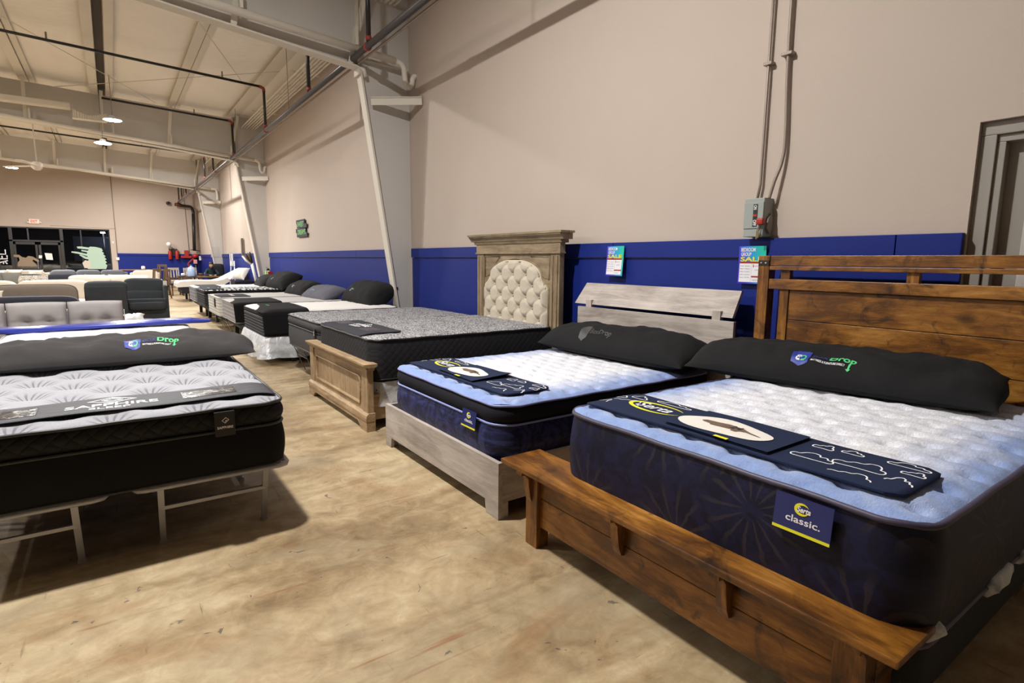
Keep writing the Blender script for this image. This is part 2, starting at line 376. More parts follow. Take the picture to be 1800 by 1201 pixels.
# sagging insulated ceiling between purlins
t=NT('white vinyl faced insulation'); c=t.coord(); n=t.noise(t.coord((1,.25,1)),3,4)
t.p(Base_Color=t.mix(n,S(232,226,216),S(242,238,230)),Roughness=.5); t.bump(t.noise(t.coord((1.0,4,1)),1.4,5,.6,.8),.35,.06); vinyl=t.m
PUR=[3.1-1.5*i for i in range(12)]
PUR=[3.22,1.72,.12,-1.45,-3.0,-4.55,-6.1,-7.65,-9.2,-10.75,-12.3]
def ceil_fn(u,v):
    x=LX+(WX+.2-LX)*u; y=BY+(FY-BY+.1)*v
    px=sorted(PUR+[LX,WX+.2]); z=zc(x)
    for a,b in zip(px,px[1:]):
        if a<=x<=b:
            k=(x-a)/(b-a); z-= (.10*(1-(2*k-1)**2)**.7)*(.8+.4*noise.noise((a*3.1,y*.35,0)))-.03; break
    return (x,y,z)
struct('ceiling',MB().grid(ceil_fn,150,90).box(LX-.2,WX+.3,BY-.2,FY+.15,6.75,6.85),vinyl)
# purlins
pm=MB()
for k,px_ in enumerate(PUR):
    z=zc(px_)
    m=MB()
    if k==2:
        m.box(px_-.26,px_-.09,BY,FY,z-.14,z-.125); m.box(px_-.105,px_-.09,BY,FY,z-.125,z+.05)
        m.box(px_+.08,px_+.23,BY,FY,z-.14,z-.125); m.box(px_+.08,px_+.095,BY,FY,z-.125,z+.05)
    else:
        m.box(px_-.11,px_+.07,BY,FY,z-.10,z-.085); m.box(px_-.02,px_-.005,BY,FY,z-.085,z+.05)
        m.box(px_+.09,px_+.2,BY,FY,z-.075,z-.06)
    o=m.build('roof_purlin',steel); tag(o,['painted steel roof purlin nearest the side wall','painted steel roof purlin second from the side wall','pair of painted steel roof purlins with a dark slot between them'][k] if k<3 else 'painted steel roof purlin running the length of the ceiling beyond the slotted pair','purlin','roof purlins')
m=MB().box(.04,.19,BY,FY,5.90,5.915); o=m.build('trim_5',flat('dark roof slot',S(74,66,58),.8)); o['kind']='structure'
# ribbed strip of pipes along the eave
er=thing('eave_conduit_rack','rack of parallel cream conduits under the roof along the side wall','conduit')
for i in range(6):
    x=3.50+.075*i; MB().tube([(x,BY+.1,5.42),(x,FY-.1,5.42)],.021,8).build('conduit',pvc,er)
for y in (1,8.9,13,17,23,27.9,33): MB().box(3.4,4.0,y-.02,y+.02,5.44,5.47).build('strap',steel,er)
# blue wainscot
def wains(name,y0,y1,seams):
    b=MB(); b.box(WX-.022,WX,y0,y1,0,1.535,.002)
    ys=[y0]+seams+[y1]
    for a,c_ in zip(ys,ys[1:]): b.box(WX-.045,WX,a+.003,c_-.003,1.545,1.69,.004)
    return struct(name,b,blue)
wains('trim_1',1.185,8.62,[1.53,4.0,6.4]); wains('trim_2',8.82,19.0,[11.2,13.7,16.1]); wains('trim_3',19.2,FY,[21.6,24.0,26.5,30])
b=MB(); b.box(.27,WX-.03,FY-.022,FY,0,1.60); b.box(.27,WX-.03,FY-.045,FY,1.6,1.715,.004); struct('trim_4',b,blue)
# door with stepped frame
dgrey=flat('grey door frame paint',S(150,144,136),.45); dlitpatch=flat('painted light patch on door',S(190,184,178),.5)
d=thing('door_1',None,None); d['kind']='structure'; 
del d['kind']; d['kind']='structure'
f=MB()
for (a,b_,c_,e_) in ((.0,.028,.0,.3),):
    pass
f=MB()
x=WX
for s0,s1 in ((DY1-.075,DY1),(DY0,DY0+.075)): f.box(x+.035,x+.16,s0,s1,0,DZ-.0755,.004)
for s0,s1 in ((DY1-.115,DY1-.07),(DY0+.07,DY0+.115)): f.box(x+.055,x+.16,s0+(.0055 if s0<.5 else 0),s1-(.0055 if s0>.5 else 0),0,DZ-.1155,.004)
f.box(x+.035,x+.16,DY0,DY1,DZ-.075,DZ,.006); f.box(x+.055,x+.16,DY0+.0755,DY1-.0755,DZ-.115,DZ-.0755,.004)
f.build('door_frame',dgrey,d)
f=MB().box(x+.13,x+.175,DY0+.09,DY1-.10,0.01,DZ-.105,.003); f.build('door_panel',dgrey,d)
f=MB().box(x+.118,x+.132,DY0+.2,DY1-.22,.25,DZ-.42,.004); f.build('door_light_patch',dlitpatch,d)  # pale slab paints in a patch of light falling on the door
MB().box(x+.18,x+.3,DY0,DY1,0,DZ).build('door_recess',dark,d)

# far windows and outside
frm=flat('dark bronze window frame',S(40,36,34),.45)
wd=thing('window_1',None,None,(0,FY,0)); wd['kind']='structure'
m=MB()
for x in (-9,-7.6,-6.0,-4.35,.0): m.box(x-.03,x+.03,.02,.12,.25,2.9)
for x,z0 in ((-3.86,.05),(-1.95,.05)): m.box(x-.06,x+.06,.0,.12,z0,2.9)
m.box(-3.24,-3.19,.02,.12,2.3,2.9); m.box(-3.92,-1.9,.0,.12,2.22,2.30); m.box(-9,0,.02,.12,2.86,2.92); m.box(-9,-3.9,.02,.12,.25,.33); m.box(-1.9,0,.02,.12,.25,.33)
m.box(-1.2,-1.15,.02,.12,.25,2.9)
m.build('window_frame',frm,wd)
gl=m_glass(); MB().box(-9,0,.06,.066,.3,2.88).build('window_glass',gl,wd)
dd=thing('door_2',None,None,(0,FY,0)); dd['kind']='structure'
m=MB()
for a,b_ in ((-3.79,-2.90),(-2.86,-2.02)):
    m.box(a,a+.09,.01,.05,.02,2.2); m.box(b_-.09,b_,.01,.05,.02,2.2); m.box(a,b_,.01,.05,.02,.25); m.box(a,b_,.01,.05,2.08,2.2); 
m.build('door_frame',frm,dd)
MB().box(-2.97,-2.93,-.02,.0,.9,1.3,.01).build('door_handle',flat('satin metal',S(150,150,150),.3,.9),dd)
o=MB().box(-60,40,FY+.2,FY+80,-.12,-.02).build('ground_outside',flat('night asphalt',S(46,46,48),.8)); o['kind']='structure'
lp=thing('parking_lot_lamp','tall lamp post glowing outside beyond the dark storefront glass','street lamp',(-.35,FY+14,0))
MB().tube([(0,0,0),(0,0,3.25)],.05,8).build('pole',dark,lp); MB().box(-.16,.12,-.08,.08,3.2,3.28,.02).build('lamp_head',emis('lamp glow',(1,.97,.9,1),30),lp)
pl=bpy.data.lights.new('street light','POINT'); pl.energy=160; pl.color=(.8,.85,1); pl.shadow_soft_size=.2; po=bpy.data.objects.new('street_light',pl); COL.objects.link(po); po.parent=lp; po.location=(.3,-.3,3.0)
o=MB().box(-2.2,2.5,FY+16.5,FY+17.0,0,3.0).box(-30,-2.2,FY+18.5,FY+19,0,1.2).build('outside_low_building',flat('pale outdoor wall',S(70,72,84),.8)); o['kind']='structure'

# ================================================================ STEEL FRAMES
def frame(Y,label,zk=4.44,sl=.105,tie=True):
    t=thing('steel_frame',label,'steel frame',(0,Y,0),0,'white steel building frames')
    # column: web plate, inner flange (slanted), base
    xi0,xi1,zt=3.935,3.285,4.40
    MB().prism([(xi0,0),(WX+.01,0),(WX+.01,5.70),(xi1-.03,5.74),(xi1-.03,zt)],-.006,.006,axis=1).build('column_web',steelweb,t)
    MB().bar((xi0,0,0),(xi1,0,zt),.17,.022,up=(0,1,0)).build('column_flange',steel,t) if 0 else MB().prism([(xi0-.03,0),(xi0,0),(xi1,zt),(xi1-.03,zt)],-.085,.085,axis=1).build('column_flange',steel,t)
    # rafter
    xl=LX+.1; zl=zk+.085*(3.3-xl)*.9
    def zb(x): return zk+sl*(3.3-x) if x>-6 else zk+sl*9.3+.04*(-6-x)
    xs=[3.3,1,-2,-6,-10,xl]
    poly=[(x_,zb(x_)) for x_ in xs]+[(x_,zc(x_)-.14) for x_ in xs[::-1]]
    MB().prism(poly,-.006,.006,axis=1).build('rafter_web',steelweb,t)
    m=MB()
    for a,b_ in zip(xs,xs[1:]): m.prism([(a,zb(a)-.022),(a,zb(a)),(b_,zb(b_)),(b_,zb(b_)-.022)],-.10,.10,axis=1)
    m.build('rafter_flange',steel,t)
    # knee plate and stiffener
    m=MB().box(xi1-.05,xi1-.02,-.09,.09,zk-.12,5.68); m.box(xi1-.02,WX-.03,-.035,.0,zk+.10,zk+.125); m.build('knee_stiffener',steel,t)
    # brace from flange to wall girt
    if tie:
        m=MB().bar((3.42,-.10,3.90),(WX-.03,-.52,3.92),.012,.11); m.bar((3.42,-.10,3.955),(WX-.03,-.52,3.975),.05,.012); m.build('wall_brace',steel,t)
    # rafter flange braces
    for x0,x1 in ((3.12,3.34),(1.55,1.66),(0.05,.1),(-1.5,-1.45)):
        MB().bar((x0,-.09,zb(x0)+.0),(x1,-.42,zc(x1)-.12),.075,.008).build('flange_brace',steel,t)
    # small beam clip at the flange top
    MB().tube([(xi1-.03,-.07,zt-.02),(xi1+.03,-.12,zt-.07),(xi1+.06,-.1,zt-.16)],.03,8).build('cable_clamp',steel,t)
    return t
frame(8.7,'nearest white tapered steel frame standing behind the grey patterned mattress',4.38,.105)
frame(19.15,'middle white tapered steel frame with a fire extinguisher at its foot',4.42,.095)
frame(28.25,'farthest white tapered steel frame near the seated person',4.43)
frame(-1.6,'white steel frame outside the near end of the bed row',4.43) if 0 else None
# ---- white drain pipes along the rafters
def smooth(pts,n=6):
    out=[];P=[Vector(p) for p in pts]
    for i in range(len(P)-1):
        p0=P[max(i-1,0)];p1=P[i];p2=P[i+1];p3=P[min(i+2,len(P)-1)]
        for k in range(n):
            t=k/n; out.append(.5*((2*p1)+(-p0+p2)*t+(2*p0-5*p1+4*p2-p3)*t*t+(-p0+3*p1-3*p2+p3)*t**3))
    out.append(P[-1]); return out
def drain(Y,z,label,trap=True,x0=-6.5):
    t=thing('drain_pipe',label,'pipe',(0,Y,0),0,'white drain pipes on the rafters')
    MB().tube([(x0,0,z-.04+.08*(3.76-x0)),(3.76,0,z-.04)],.052,14).build('pipe_run',pvc,t)
    if trap:
        MB().tube(smooth([(3.74,0,z-.04),(3.84,0,z-.05),(3.90,0,z-.11),(3.915,0,z-.22),(3.93,0,z-.33),(3.985,0,z-.385),(4.035,0,z-.33),(4.05,0,z-.25),(4.08,0,z-.21),(4.1,0,z-.21)],5),.042,12).build('trap',pvc,t)
    else: MB().tube(smooth([(3.74,0,z-.04),(3.9,0,z-.05),(3.97,0,z-.12),(3.985,0,z-.3),(3.985,0,z-.5)],5),.042,12).build('elbow',pvc,t)
    for x in (3.15,1.62,.3,-1.4,-3): MB().box(x-.02,x+.02,-.06,.06,z+.0+.08*(3.76-x),z+.25+.08*(3.76-x)).build('hanger',steel,t)
drain(8.45,4.55,'thick white drain pipe with a curved trap on the nearest steel frame')
drain(18.9,4.50,'white drain pipe with a curved trap on the middle steel frame')
drain(28.0,4.53,'white drain pipe ending in a downturned elbow on the farthest steel frame',False)
# ---- sprinkler main and branches
t=thing('sprinkler_main_pipe','long dark sprinkler main running above the bed row beside the side wall','pipe')
MB().tube([(3.15,BY+.2,4.46),(3.15,35.75,4.46)],.045,16).build('pipe_run',grey_pipe,t)
MB().tube([(3.235,BY+.2,4.41),(3.235,35.7,4.41)],.016,8).build('side_conduit',galv,t)
for y in (6.05,8.0,14.4,22.0,30): MB().lathe([(.0,-.025),(.056,-.025),(.060,0),(.056,.025),(0,.025)],(3.15,y,4.46),16,axis=1).build('coupling',rust,t)
for y in (5,8.3,12.3,18,24,33): MB().tube([(3.15,y,4.50),(3.15,y,zc(3.15)-.05)],.006,6).build('hanger_rod',galv,t)
m=MB().tube(smooth([(3.15,35.72,4.46),(3.3,35.72,4.32),(3.55,35.72,4.30),(3.76,35.72,4.26),(3.84,35.72,4.05),(3.85,35.72,3.8)],5),.075,14)
m.tube([(3.85,35.72,3.9),(3.78,35.72,1.9)],.085,14); m.build('riser',black_pipe,t)
MB().tube([(3.0,35.72,4.36),(3.3,35.72,4.33)],.09,12).build('riser_coupling',flat('brown red pipe',S(90,40,28),.5),t)
def branch(Y,zt,xl,label,head=True,sp=(0,)):
    t=thing('sprinkler_branch',label,'pipe',(0,Y,0),0,'black sprinkler branch pipes')
    if xl is None: MB().tube([(3.15,0,4.50),(3.15,0,zt)],.033,12).build('drop_pipe',black_pipe,t)
    else:
        zl=zt+.045*(3.15-xl)
        MB().tube([(3.15,0,4.50),(3.15,0,zt-.08)],.03,12).build('drop_pipe',black_pipe,t)
        MB().tube([(3.07,0,zt),(xl,0,zl)],.028,12).build('pipe_run',black_pipe,t)
        MB().tube(smooth([(3.15,0,zt-.10),(3.14,0,zt-.03),(3.05,0,zt)],4),.035,12).build('elbow',rust,t)
        for x in sp: MB().tube([(x,0,zt+.045*(3.15-x)),(x,0,zt+.045*(3.15-x)+.14)],.016,8).build('sprinkler_head',galv,t)
    MB().lathe([(0,-.03),(.04,-.03),(.043,0),(.04,.03),(0,.03)],(3.15,0,4.55),14).build('tee_coupling',rust,t)
branch(7.95,5.75,None,'black sprinkler drop pipe just in front of the nearest steel frame')
branch(10.87,5.72,None,'black sprinkler drop pipe just behind the nearest steel frame')
branch(14.4,5.41,-8,'black sprinkler branch crossing the upper left ceiling, nearest of the branches',sp=(2.3,-.7))
branch(18.6,5.45,.1,'black sprinkler branch in front of the middle frame, by the first ceiling lamp',sp=(2.2,))
branch(22.6,5.72,None,'black sprinkler drop pipe just behind the middle steel frame')
branch(24.8,5.39,-8,'black sprinkler branch behind the middle steel frame above the second ceiling lamp',sp=(1.2,))
branch(29.2,5.42,.1,'farthest black sprinkler branch in front of the far wall',sp=(1.5,))
for y in (31.5,33.5,35): branch(y,5.72,None,'short black sprinkler drop pipe near the far wall corner')
# cross bracing rods
for a,b_,l in (((1.32,11.2,5.62),(3.05,15.6,5.60),'thin steel brace rod crossing down toward the side wall under the roof'),((3.3,13.5,5.55),(-.9,18.9,5.75),'thin steel brace rod slanting left toward the first ceiling lamp'),((-3.5,10.2,5.85),(1.3,18.8,5.7),'thin steel brace rod over the upper left ceiling')):
    tag(MB().tube([a,b_],.008,6).build('brace_rod',steel),l,'brace rod')

# ================================================================ CEILING FIXTURES
lens=emis('lamp lens glow',(1,.98,.95,1),40)
LIGHTS=[(.0,3.6,5.66,'high bay ceiling lamp above the near beds',1.0),(.1,11.0,5.70,'high bay ceiling lamp above the middle of the aisle',.44),
 (.27,17.0,4.76,'bright ceiling lamp hanging highest in view, over the aisle',.6),(.045,18.6,4.45,'second bright ceiling lamp in view, just below the first',.35),
 (-2.88,29.5,4.9,'small glowing ceiling lamp at the far left beside the ceiling fan',1.5),(1.0,32.3,5.5,'added high bay lamp hidden behind the farthest frame to light the far wall',.7),  # the lamp behind the farthest frame is added to brighten the far wall
 (-6,8.5,5.6,'high bay ceiling lamp over the near left side',.7),(-5,14,5.6,'high bay ceiling lamp over the left sofas',.8),(-6,22,5.6,'high bay ceiling lamp over the far left sofas',.8),(1.8,24.2,5.5,'added high bay lamp hidden from view above the far end of the aisle',.7)]  # the far aisle lamp is an added fill, hidden above the rafter line
LP=430
for x,y,z,l,k in LIGHTS:
    t=thing('high_bay_lamp',l,'ceiling lamp',(x,y,z),0,'high bay ceiling lamps')
    MB().lathe([(0,.10),(.06,.10),(.08,.05),(.19,.02),(.20,.0),(.19,-.005)],n=24).build('housing',flat('lamp housing',S(200,200,200),.4),t)
    MB().lathe([(0,-.012),(.17,-.012),(.19,0)],n=24).build('lens',lens,t)
    MB().tube([(0,0,.1),(0,0,zc(x)-.13-z)],.008,6).build('hanger',galv,t)
    ld=bpy.data.lights.new('lamp light','AREA'); ld.shape='DISK'; ld.size=.26; ld.energy=LP*k; ld.color=(1,.975,.945)
    lo=bpy.data.objects.new('lamp_light',ld); COL.objects.link(lo); lo.parent=t; lo.location=(0,0,-.03)
    if not (x<-5 or y<5): continue
    ld=bpy.data.lights.new('ceiling fill light','AREA'); ld.shape='DISK'; ld.size=.2; ld.energy=LP*k*(.8 if x<-5 else .2); ld.color=(1,.985,.97)  # added upward fill that brightens the ceiling from out of view
    lo=bpy.data.objects.new('ceiling_fill_light',ld); COL.objects.link(lo); lo.parent=t; lo.location=(0,0,.13); lo.rotation_euler=(PI,0,0)
t=thing('ceiling_fan','white ceiling fan hanging on a long rod at the far left','ceiling fan',(-1.62,22.5,4.2))
MB().lathe([(0,.12),(.1,.12),(.14,.05),(.14,-.05),(.07,-.12),(0,-.13)],n=20).build('motor',steel,t)
for k in range(3):
    a=2*PI*k/3+.25; MB().bar((.12*cos(a),.12*sin(a),0),(1.15*cos(a),1.15*sin(a),.0),.14,.02).build('blade',steel,t)
MB().tube([(0,0,.1),(0,0,zc(-1.6)-4.25)],.015,8).build('rod',steel,t)
t=thing('air_duct','white ceiling duct ending in a curved ribbed vent at the left','duct',(0,18.55,0))
MB().box(-9,-.55,-.12,.12,5.18,5.33,.03).build('duct_run',steel,t)
m=MB()
for k in range(14):
    x=-.52+.05*k; zt_=5.18-.10*sin(PI*k/13)
    m.box(x,x+.05,-.10,.08,4.98,zt_-.004); m.box(x,x+.018,-.125,-.1,4.98,zt_)
m.box(-.54,.16,-.12,.1,4.97,4.985); m.build('ribbed_vent',pvc,t)

# ================================================================ WALL ITEMS (right wall)
t=thing('electrical_conduit','left one of two metal conduits rising from the switch box','conduit',group='conduits above the switch box')
MB().tube([(WX-.03,2.505,1.98),(WX-.03,2.487,2.1),(WX-.03,2.487,5.45)],.0105,12).build('conduit_run',galv,t)
for z in (2.95,4.4): MB().box(WX-.052,WX,2.455,2.52,z,z+.022,.003).build('clamp',galv,t)
t=thing('electrical_conduit','right one of two metal conduits, bent where it nears the switch box','conduit',group='conduits above the switch box')
MB().tube(smooth([(WX-.07,2.385,1.98),(WX-.06,2.36,2.10),(WX-.035,2.325,2.25),(WX-.03,2.318,2.45),(WX-.03,2.345,3.2),(WX-.03,2.35,5.45)],8),.012,12).build('conduit_run',galv,t)
for z in (2.98,4.4): MB().box(WX-.055,WX,2.305,2.385,z,z+.022,.003).build('clamp',galv,t)
t=thing('switch_box','grey electrical disconnect box with a red padlocked lever on the wall','switch box',(WX,2.46,1.70))
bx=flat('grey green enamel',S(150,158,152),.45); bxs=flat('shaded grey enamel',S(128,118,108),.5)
MB().box(-.125,0,-.075,.085,0,.285,.006).build('box_body',bx,t)
MB().box(-.132,-.124,-.073,.083,.062,.255,.003).build('cover',bx,t)
MB().box(-.136,-.131,-.028,.006,.075,.24,.001).build('label_strip',dark,t)
bm_=lambda y0,z0:(lambda u,v:(-.1365,y0-v,z0-u))
decal([text2d('ON',.032,.026,.02)],lambda u,v:(-.1368,.002-v,.232-u),whitetxt,t,'lettering')
decal([text2d('OFF',.044,.026,.02)],lambda u,v:(-.1368,.002-v,.125-u),whitetxt,t,'lettering')
decal([rect2(-.026,.150,.004,.166)],lambda u,v:(-.1368,u,v),red,t,'warning_stripe')
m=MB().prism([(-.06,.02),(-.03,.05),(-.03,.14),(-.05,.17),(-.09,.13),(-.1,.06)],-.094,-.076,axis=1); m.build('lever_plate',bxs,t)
MB().box(-.165,-.12,-.092,-.035,.085,.135,.014,Matrix.Rotation(.0,4,'X')).build('red_lever',red,t)
MB().tube(smooth([(-.15,-.055,.08),(-.155,-.05,.05),(-.15,-.045,.03),(-.14,-.055,.05),(-.14,-.06,.08)],5),.004,6).build('shackle',galv,t)
m=MB()
m.box(-.155,-.145,-.062,-.05,-.01,.04,.003); m.box(-.15,-.142,-.045,-.036,-.02,.03,.003); m.build('key',flat('brass key',S(170,150,110),.35,.8),t)

def sale_sign(y1,z0,lab,tilt=0.0):
    # y1: the edge further from the camera; sheet 0.216 x 0.279
    t=thing('sale_sign',lab,'sign',(WX-.05,y1,z0),0,'sale signs on the blue wall')
    W_,H_=.225,.288
    def mp(e): return lambda u,v:(-.012-e-.012*(v/H_-.5)**2-tilt*(1-v/H_)*.02,-u,v)
    t_=NT('sale sign gradient'); tc=t_.n('ShaderNodeTexCoord').outputs['Object']; sp=t_.n('ShaderNodeSeparateXYZ',Vector=tc)
    g=t_.math('ADD',t_.math('MULTIPLY',sp.outputs[1],-3.2),t_.math('MULTIPLY',sp.outputs[2],1.0))
    t_.p(Base_Color=t_.ramp(g,[(.05,S(70,30,190)),(.35,S(70,90,210)),(.55,S(40,150,220)),(.85,S(30,190,170))]),Roughness=.35)
    decal([rect2(0,0,W_,H_)],mp(0),t_.m,t,'paper_sheet'); t=t.children[0]
    decal([rect2(.010,.012,W_-.018,.155)],mp(.001),whitetxt,t,'price_panel')
    decal([rect2(.010,.155,W_-.018,.168),rect2(.115,.048,W_-.018,.060)],mp(.0015),red,t,'red_bar')
    decal([shift(text2d('BEDROOM',.120,.030,.025),.018,.246),shift(text2d('GROUP',.088,.028,.025),.018,.212),shift(text2d('$',.012,.02,.01),.125,.122)][:2],mp(.0015),whitetxt,t,'lettering')
    decal([shift(text2d('SALE',.190,.036,.03),.014,.170)],mp(.0018),yellow,t,'lettering')
    decal([shift(text2d('$',.012,.022,.01),.122,.125)],mp(.002),red,t,'lettering')
    hand=[]
    random.seed(int(y1*100))
    for r in range(5):
        for c_,w_ in ((.016,.030),(.055,.045)):
            pts=[(c_+w_*k/9,.135-.022*r+.004*sin(k*2.3+r)+random.uniform(-.002,.002)) for k in range(10)]; hand.append(ribbon(pts,.0022))
    for r in range(2):
        pts=[(.14+.04*k/9,.135-.03*r+.004*sin(k*2.3+r)) for k in range(10)]; hand.append(ribbon(pts,.0022))
    hand.append(ribbon([(.125+.05*k/9,.028+.005*sin(k*2.1)) for k in range(10)],.0022)); hand.append(rect2(.112,.014,.1128,.155))
    decal(hand,mp(.002),flat('pen ink',S(60,60,90),.7),t,'handwriting')
sale_sign(4.055,1.368,'bright bedroom group sale sign taped between the two headboards',1.0)
sale_sign(2.605,1.345,'bright bedroom group sale sign below the switch box, partly behind the brown bed post')
# sweet dreams wall plaque
t=thing('wall_plaque','dark slatted wall plaque with green lettering on the beige wall','sign',(WX-.03,15.6,2.07))
m=MB()
for k,(a,b_) in enumerate(((0.0,.78),(.05,.95),(-.06,.83),(.02,.98))): m.box(-.02,0,-b_,-a,.335-.112*k,.44-.112*k,.004)
m.box(0,.015,-.7,-.55,0,.44); m.build('plank_board',flat('dark plaque wood',S(48,48,56),.7),t)
decal([shift(text2d('SWEET',.60,.13,.03),.1,.26),shift(text2d('DREAMS',.72,.13,.03),.14,.06)],lambda u,v:(-.023,-u,v),flat('pale green paint',S(120,180,110),.6),t,'lettering',.2)
# extinguishers
def extinguisher(x,y,z,lab,body,r=.07,h=.42,grp=None):
    t=thing('fire_extinguisher',lab,'fire extinguisher',(x,y,z),0,grp)
    MB().lathe([(0,0),(r*.9,0),(r,.02),(r,h*.8),(r*.6,h*.93),(r*.25,h),(0,h)],n=18).build('cylinder',body,t)
    MB().box(-.05,.03,-.015,.015,h,h+.06,.008).bar((-.06,0,h+.1),(.03,0,h+.05),.02,.012).build('valve_handle',dark,t)
    MB().tube(smooth([(.03,0,h+.02),(.1,0,h-.06),(r+.03,0,h-.28)],4),.01,8).build('hose',dark,t)
    return t
e=extinguisher(3.93,18.55,.72,'white fire extinguisher with red and green tags on the middle frame foot',white)
MB().box(-.09,-.07,-.06,.05,.30,.42,.01).build('tag',flat('lime tag',S(150,220,80),.6),e); MB().box(-.04,.10,-.09,-.07,.30,.40,.01).build('tag',red,e)
extinguisher(2.62,FY-.14,1.42,'red fire extinguisher left of the black box on the far wall',red,.09,.5,'far wall extinguishers')
extinguisher(2.95,FY-.14,1.42,'red fire extinguisher right of the black box on the far wall',red,.09,.5,'far wall extinguishers')
tag(MB().box(2.68,2.88,FY-.12,FY,1.60,2.0,.01).box(2.72,2.84,FY-.13,FY-.11,1.68,1.75).build('alarm_box',dark),'black box between the two red extinguishers on the far wall','box')
tag(MB().box(3.12,3.62,FY-.25,FY,1.50,1.62,.01).box(3.3,3.5,FY-.2,FY-.02,1.62,1.92,.01).build('red_rack',red),'red rack holding a red box on the far wall beside the riser','rack')
tag(MB().sup((2.58,FY-.3,2.22),(.12,.12,.13),1,1,12,16).build('balloon',white),'white round balloon floating above the far extinguishers','balloon')
t=thing('security_camera','small dark security camera on the far wall by the pipe elbow','camera',(2.78,FY,4.46)); MB().box(-.04,.04,-.12,0,-.04,.04,.01).build('bracket',galv,t); MB().sup((-.08,-.18,-.05),(.09,.1,.08),.6,.6,10,14).build('camera_body',dark,t)
t=thing('exit_sign','white exit sign with red letters above the far storefront door','exit sign',(-2.92,FY-.05,3.08))
MB().box(-.19,.19,-.02,.05,0,.22,.01).build('sign_body',flat('exit panel',S(240,225,210),.4),t)
MB().box(-.27,-.19,-.05,.05,.02,.10,.02).build('emergency_light',steel,t); MB().box(.19,.27,-.05,.05,.02,.10,.02).build('emergency_light',steel,t)
decal([shift(text2d('EXIT',.26,.14,.03),-.13,.04)],lambda u,v:(u,-.026,v),emis('exit letter glow',(1,.06,.04,1),1.6),t,'lettering',.2)
t=thing('wall_conduit','thin grey conduit down the far wall ending in a white outlet box','conduit',(.27,FY-.03,0))
MB().tube([(0,0,5.8),(0,0,1.48)],.015,8).build('conduit_run',galv,t); MB().box(-.07,.07,-.04,.03,1.36,1.50,.01).build('outlet_box',white,t)
MB().tube([(0,0,2.98),(-2.6,0,3.03)],.009,6).build('conduit_run',steel,t)
tag(MB().box(.10,.16,FY-.04,FY,2.2,2.32,.01).build('thermostat',white),'small white thermostat beside the far storefront glass','thermostat')
tag(MB().tube([(3.45,FY-.03,5.7),(3.55,FY-.03,1.8)],.012,6).build('riser_conduit',galv),'thin conduit on the far wall left of the black riser','conduit')
t=thing('valve_assembly','red sprinkler valve with a paper tag at the foot of the black riser','valve',(3.80,FY-.3,0))
MB().lathe([(0,1.50),(.14,1.52),(.17,1.6),(.14,1.72),(0,1.74)],n=16).build('valve_body',red,t); MB().tube([(-.2,0,1.95),(.26,0,1.9)],.018,8).build('valve_pipe',dark,t); MB().tube([(0,0,.05),(0,0,1.5)],.07,10).build('riser_foot',dark,t)
MB().box(-.12,.06,-.12,-.11,1.2,1.42,.0).build('paper_tag',flat('pink paper',S(214,150,150),.7),t); MB().box(.17,.27,-.05,-.04,1.38,1.62).build('paper_tag',white,t)
MB().tube(smooth([(-.05,0,1.5),(-.35,-.02,1.2),(-.3,-.1,1.0),(-.05,-.1,.95)],4),.06,8).build('hose_coil',flat('dark red hose',S(120,24,30),.6),t)

# window stickers: pale tree, brown animal, letters, papers
def sticker(pts,name,lab,cat,mat,y=FY-.005):
    o=decal([poly2(pts)],lambda u,v:(u,y,v),mat,None,name,.5); return tag(o,lab,cat)
mint=flat('mint window paint',S(172,196,178),.7)
tree=[(-1.02,.9),(-1.0,1.2),(-.95,1.38),(-1.10,1.42),(-1.32,1.60),(-1.25,1.62),(-1.0,1.50),(-.98,1.55),(-1.35,1.66),(-1.62,1.72),(-1.60,1.78),(-1.38,1.76),(-1.0,1.66),(-.98,1.74),(-1.22,1.80),(-1.20,1.86),(-.95,1.82),(-.90,1.88),(-1.35,1.93),(-1.38,2.02),(-1.2,2.03),(-.90,1.98),(-.85,2.03),(-.62,2.02),(-.38,1.95),(-.33,1.84),(-.38,1.80),(-.28,1.70),(-.34,1.66),(-.23,1.55),(-.3,1.5),(-.2,1.40),(-.28,1.35),(-.2,1.24),(-.27,1.18),(-.2,1.08),(-.26,.9)]
sticker(tree,'window_sticker','pale mint layered tree painted on the right storefront glass','window sticker',mint)
brn=[(-3.72,1.03),(-3.70,1.2),(-3.62,1.32),(-3.64,1.46),(-3.82,1.48),(-3.82,1.58),(-3.62,1.58),(-3.52,1.48),(-3.38,1.44),(-3.28,1.53),(-3.12,1.50),(-2.95,1.36),(-2.88,1.28),(-2.96,1.24),(-3.12,1.36),(-3.14,1.28),(-3.02,1.14),(-2.98,1.03)]
sticker([(x+.0,z) for x,z in brn],'window_sticker','brown animal shape painted on the left storefront door glass','window sticker',flat('brown window paint',S(140,122,100),.7))
o=decal([ribbon([(-4.30,1.60),(-4.10,1.60),(-4.10,1.82)],.045),ribbon([(-4.35,1.38),(-4.06,1.38),(-4.06,1.55)],.045),ribbon([(-4.24,1.38),(-4.24,1.52)],.045),ribbon([(-4.35,1.20),(-4.05,1.30)],.045),ribbon([(-4.22,1.14),(-4.18,1.28),(-4.08,1.14)],.045)],lambda u,v:(u,FY-.005,v),whitetxt,None,'window_lettering',.5); tag(o,'white sideways letters on the storefront glass at the far left','lettering')
sticker([(-2.62,1.36),(-2.36,1.34),(-2.38,1.66),(-2.66,1.68)],'paper_notice','white sheet of paper taped to the right storefront door','paper',white)
sticker([(-2.90,1.42),(-2.78,1.42),(-2.76,1.56),(-2.88,1.57)],'paper_notice','small white paper taped left of the larger sheet on the storefront door','paper',white)
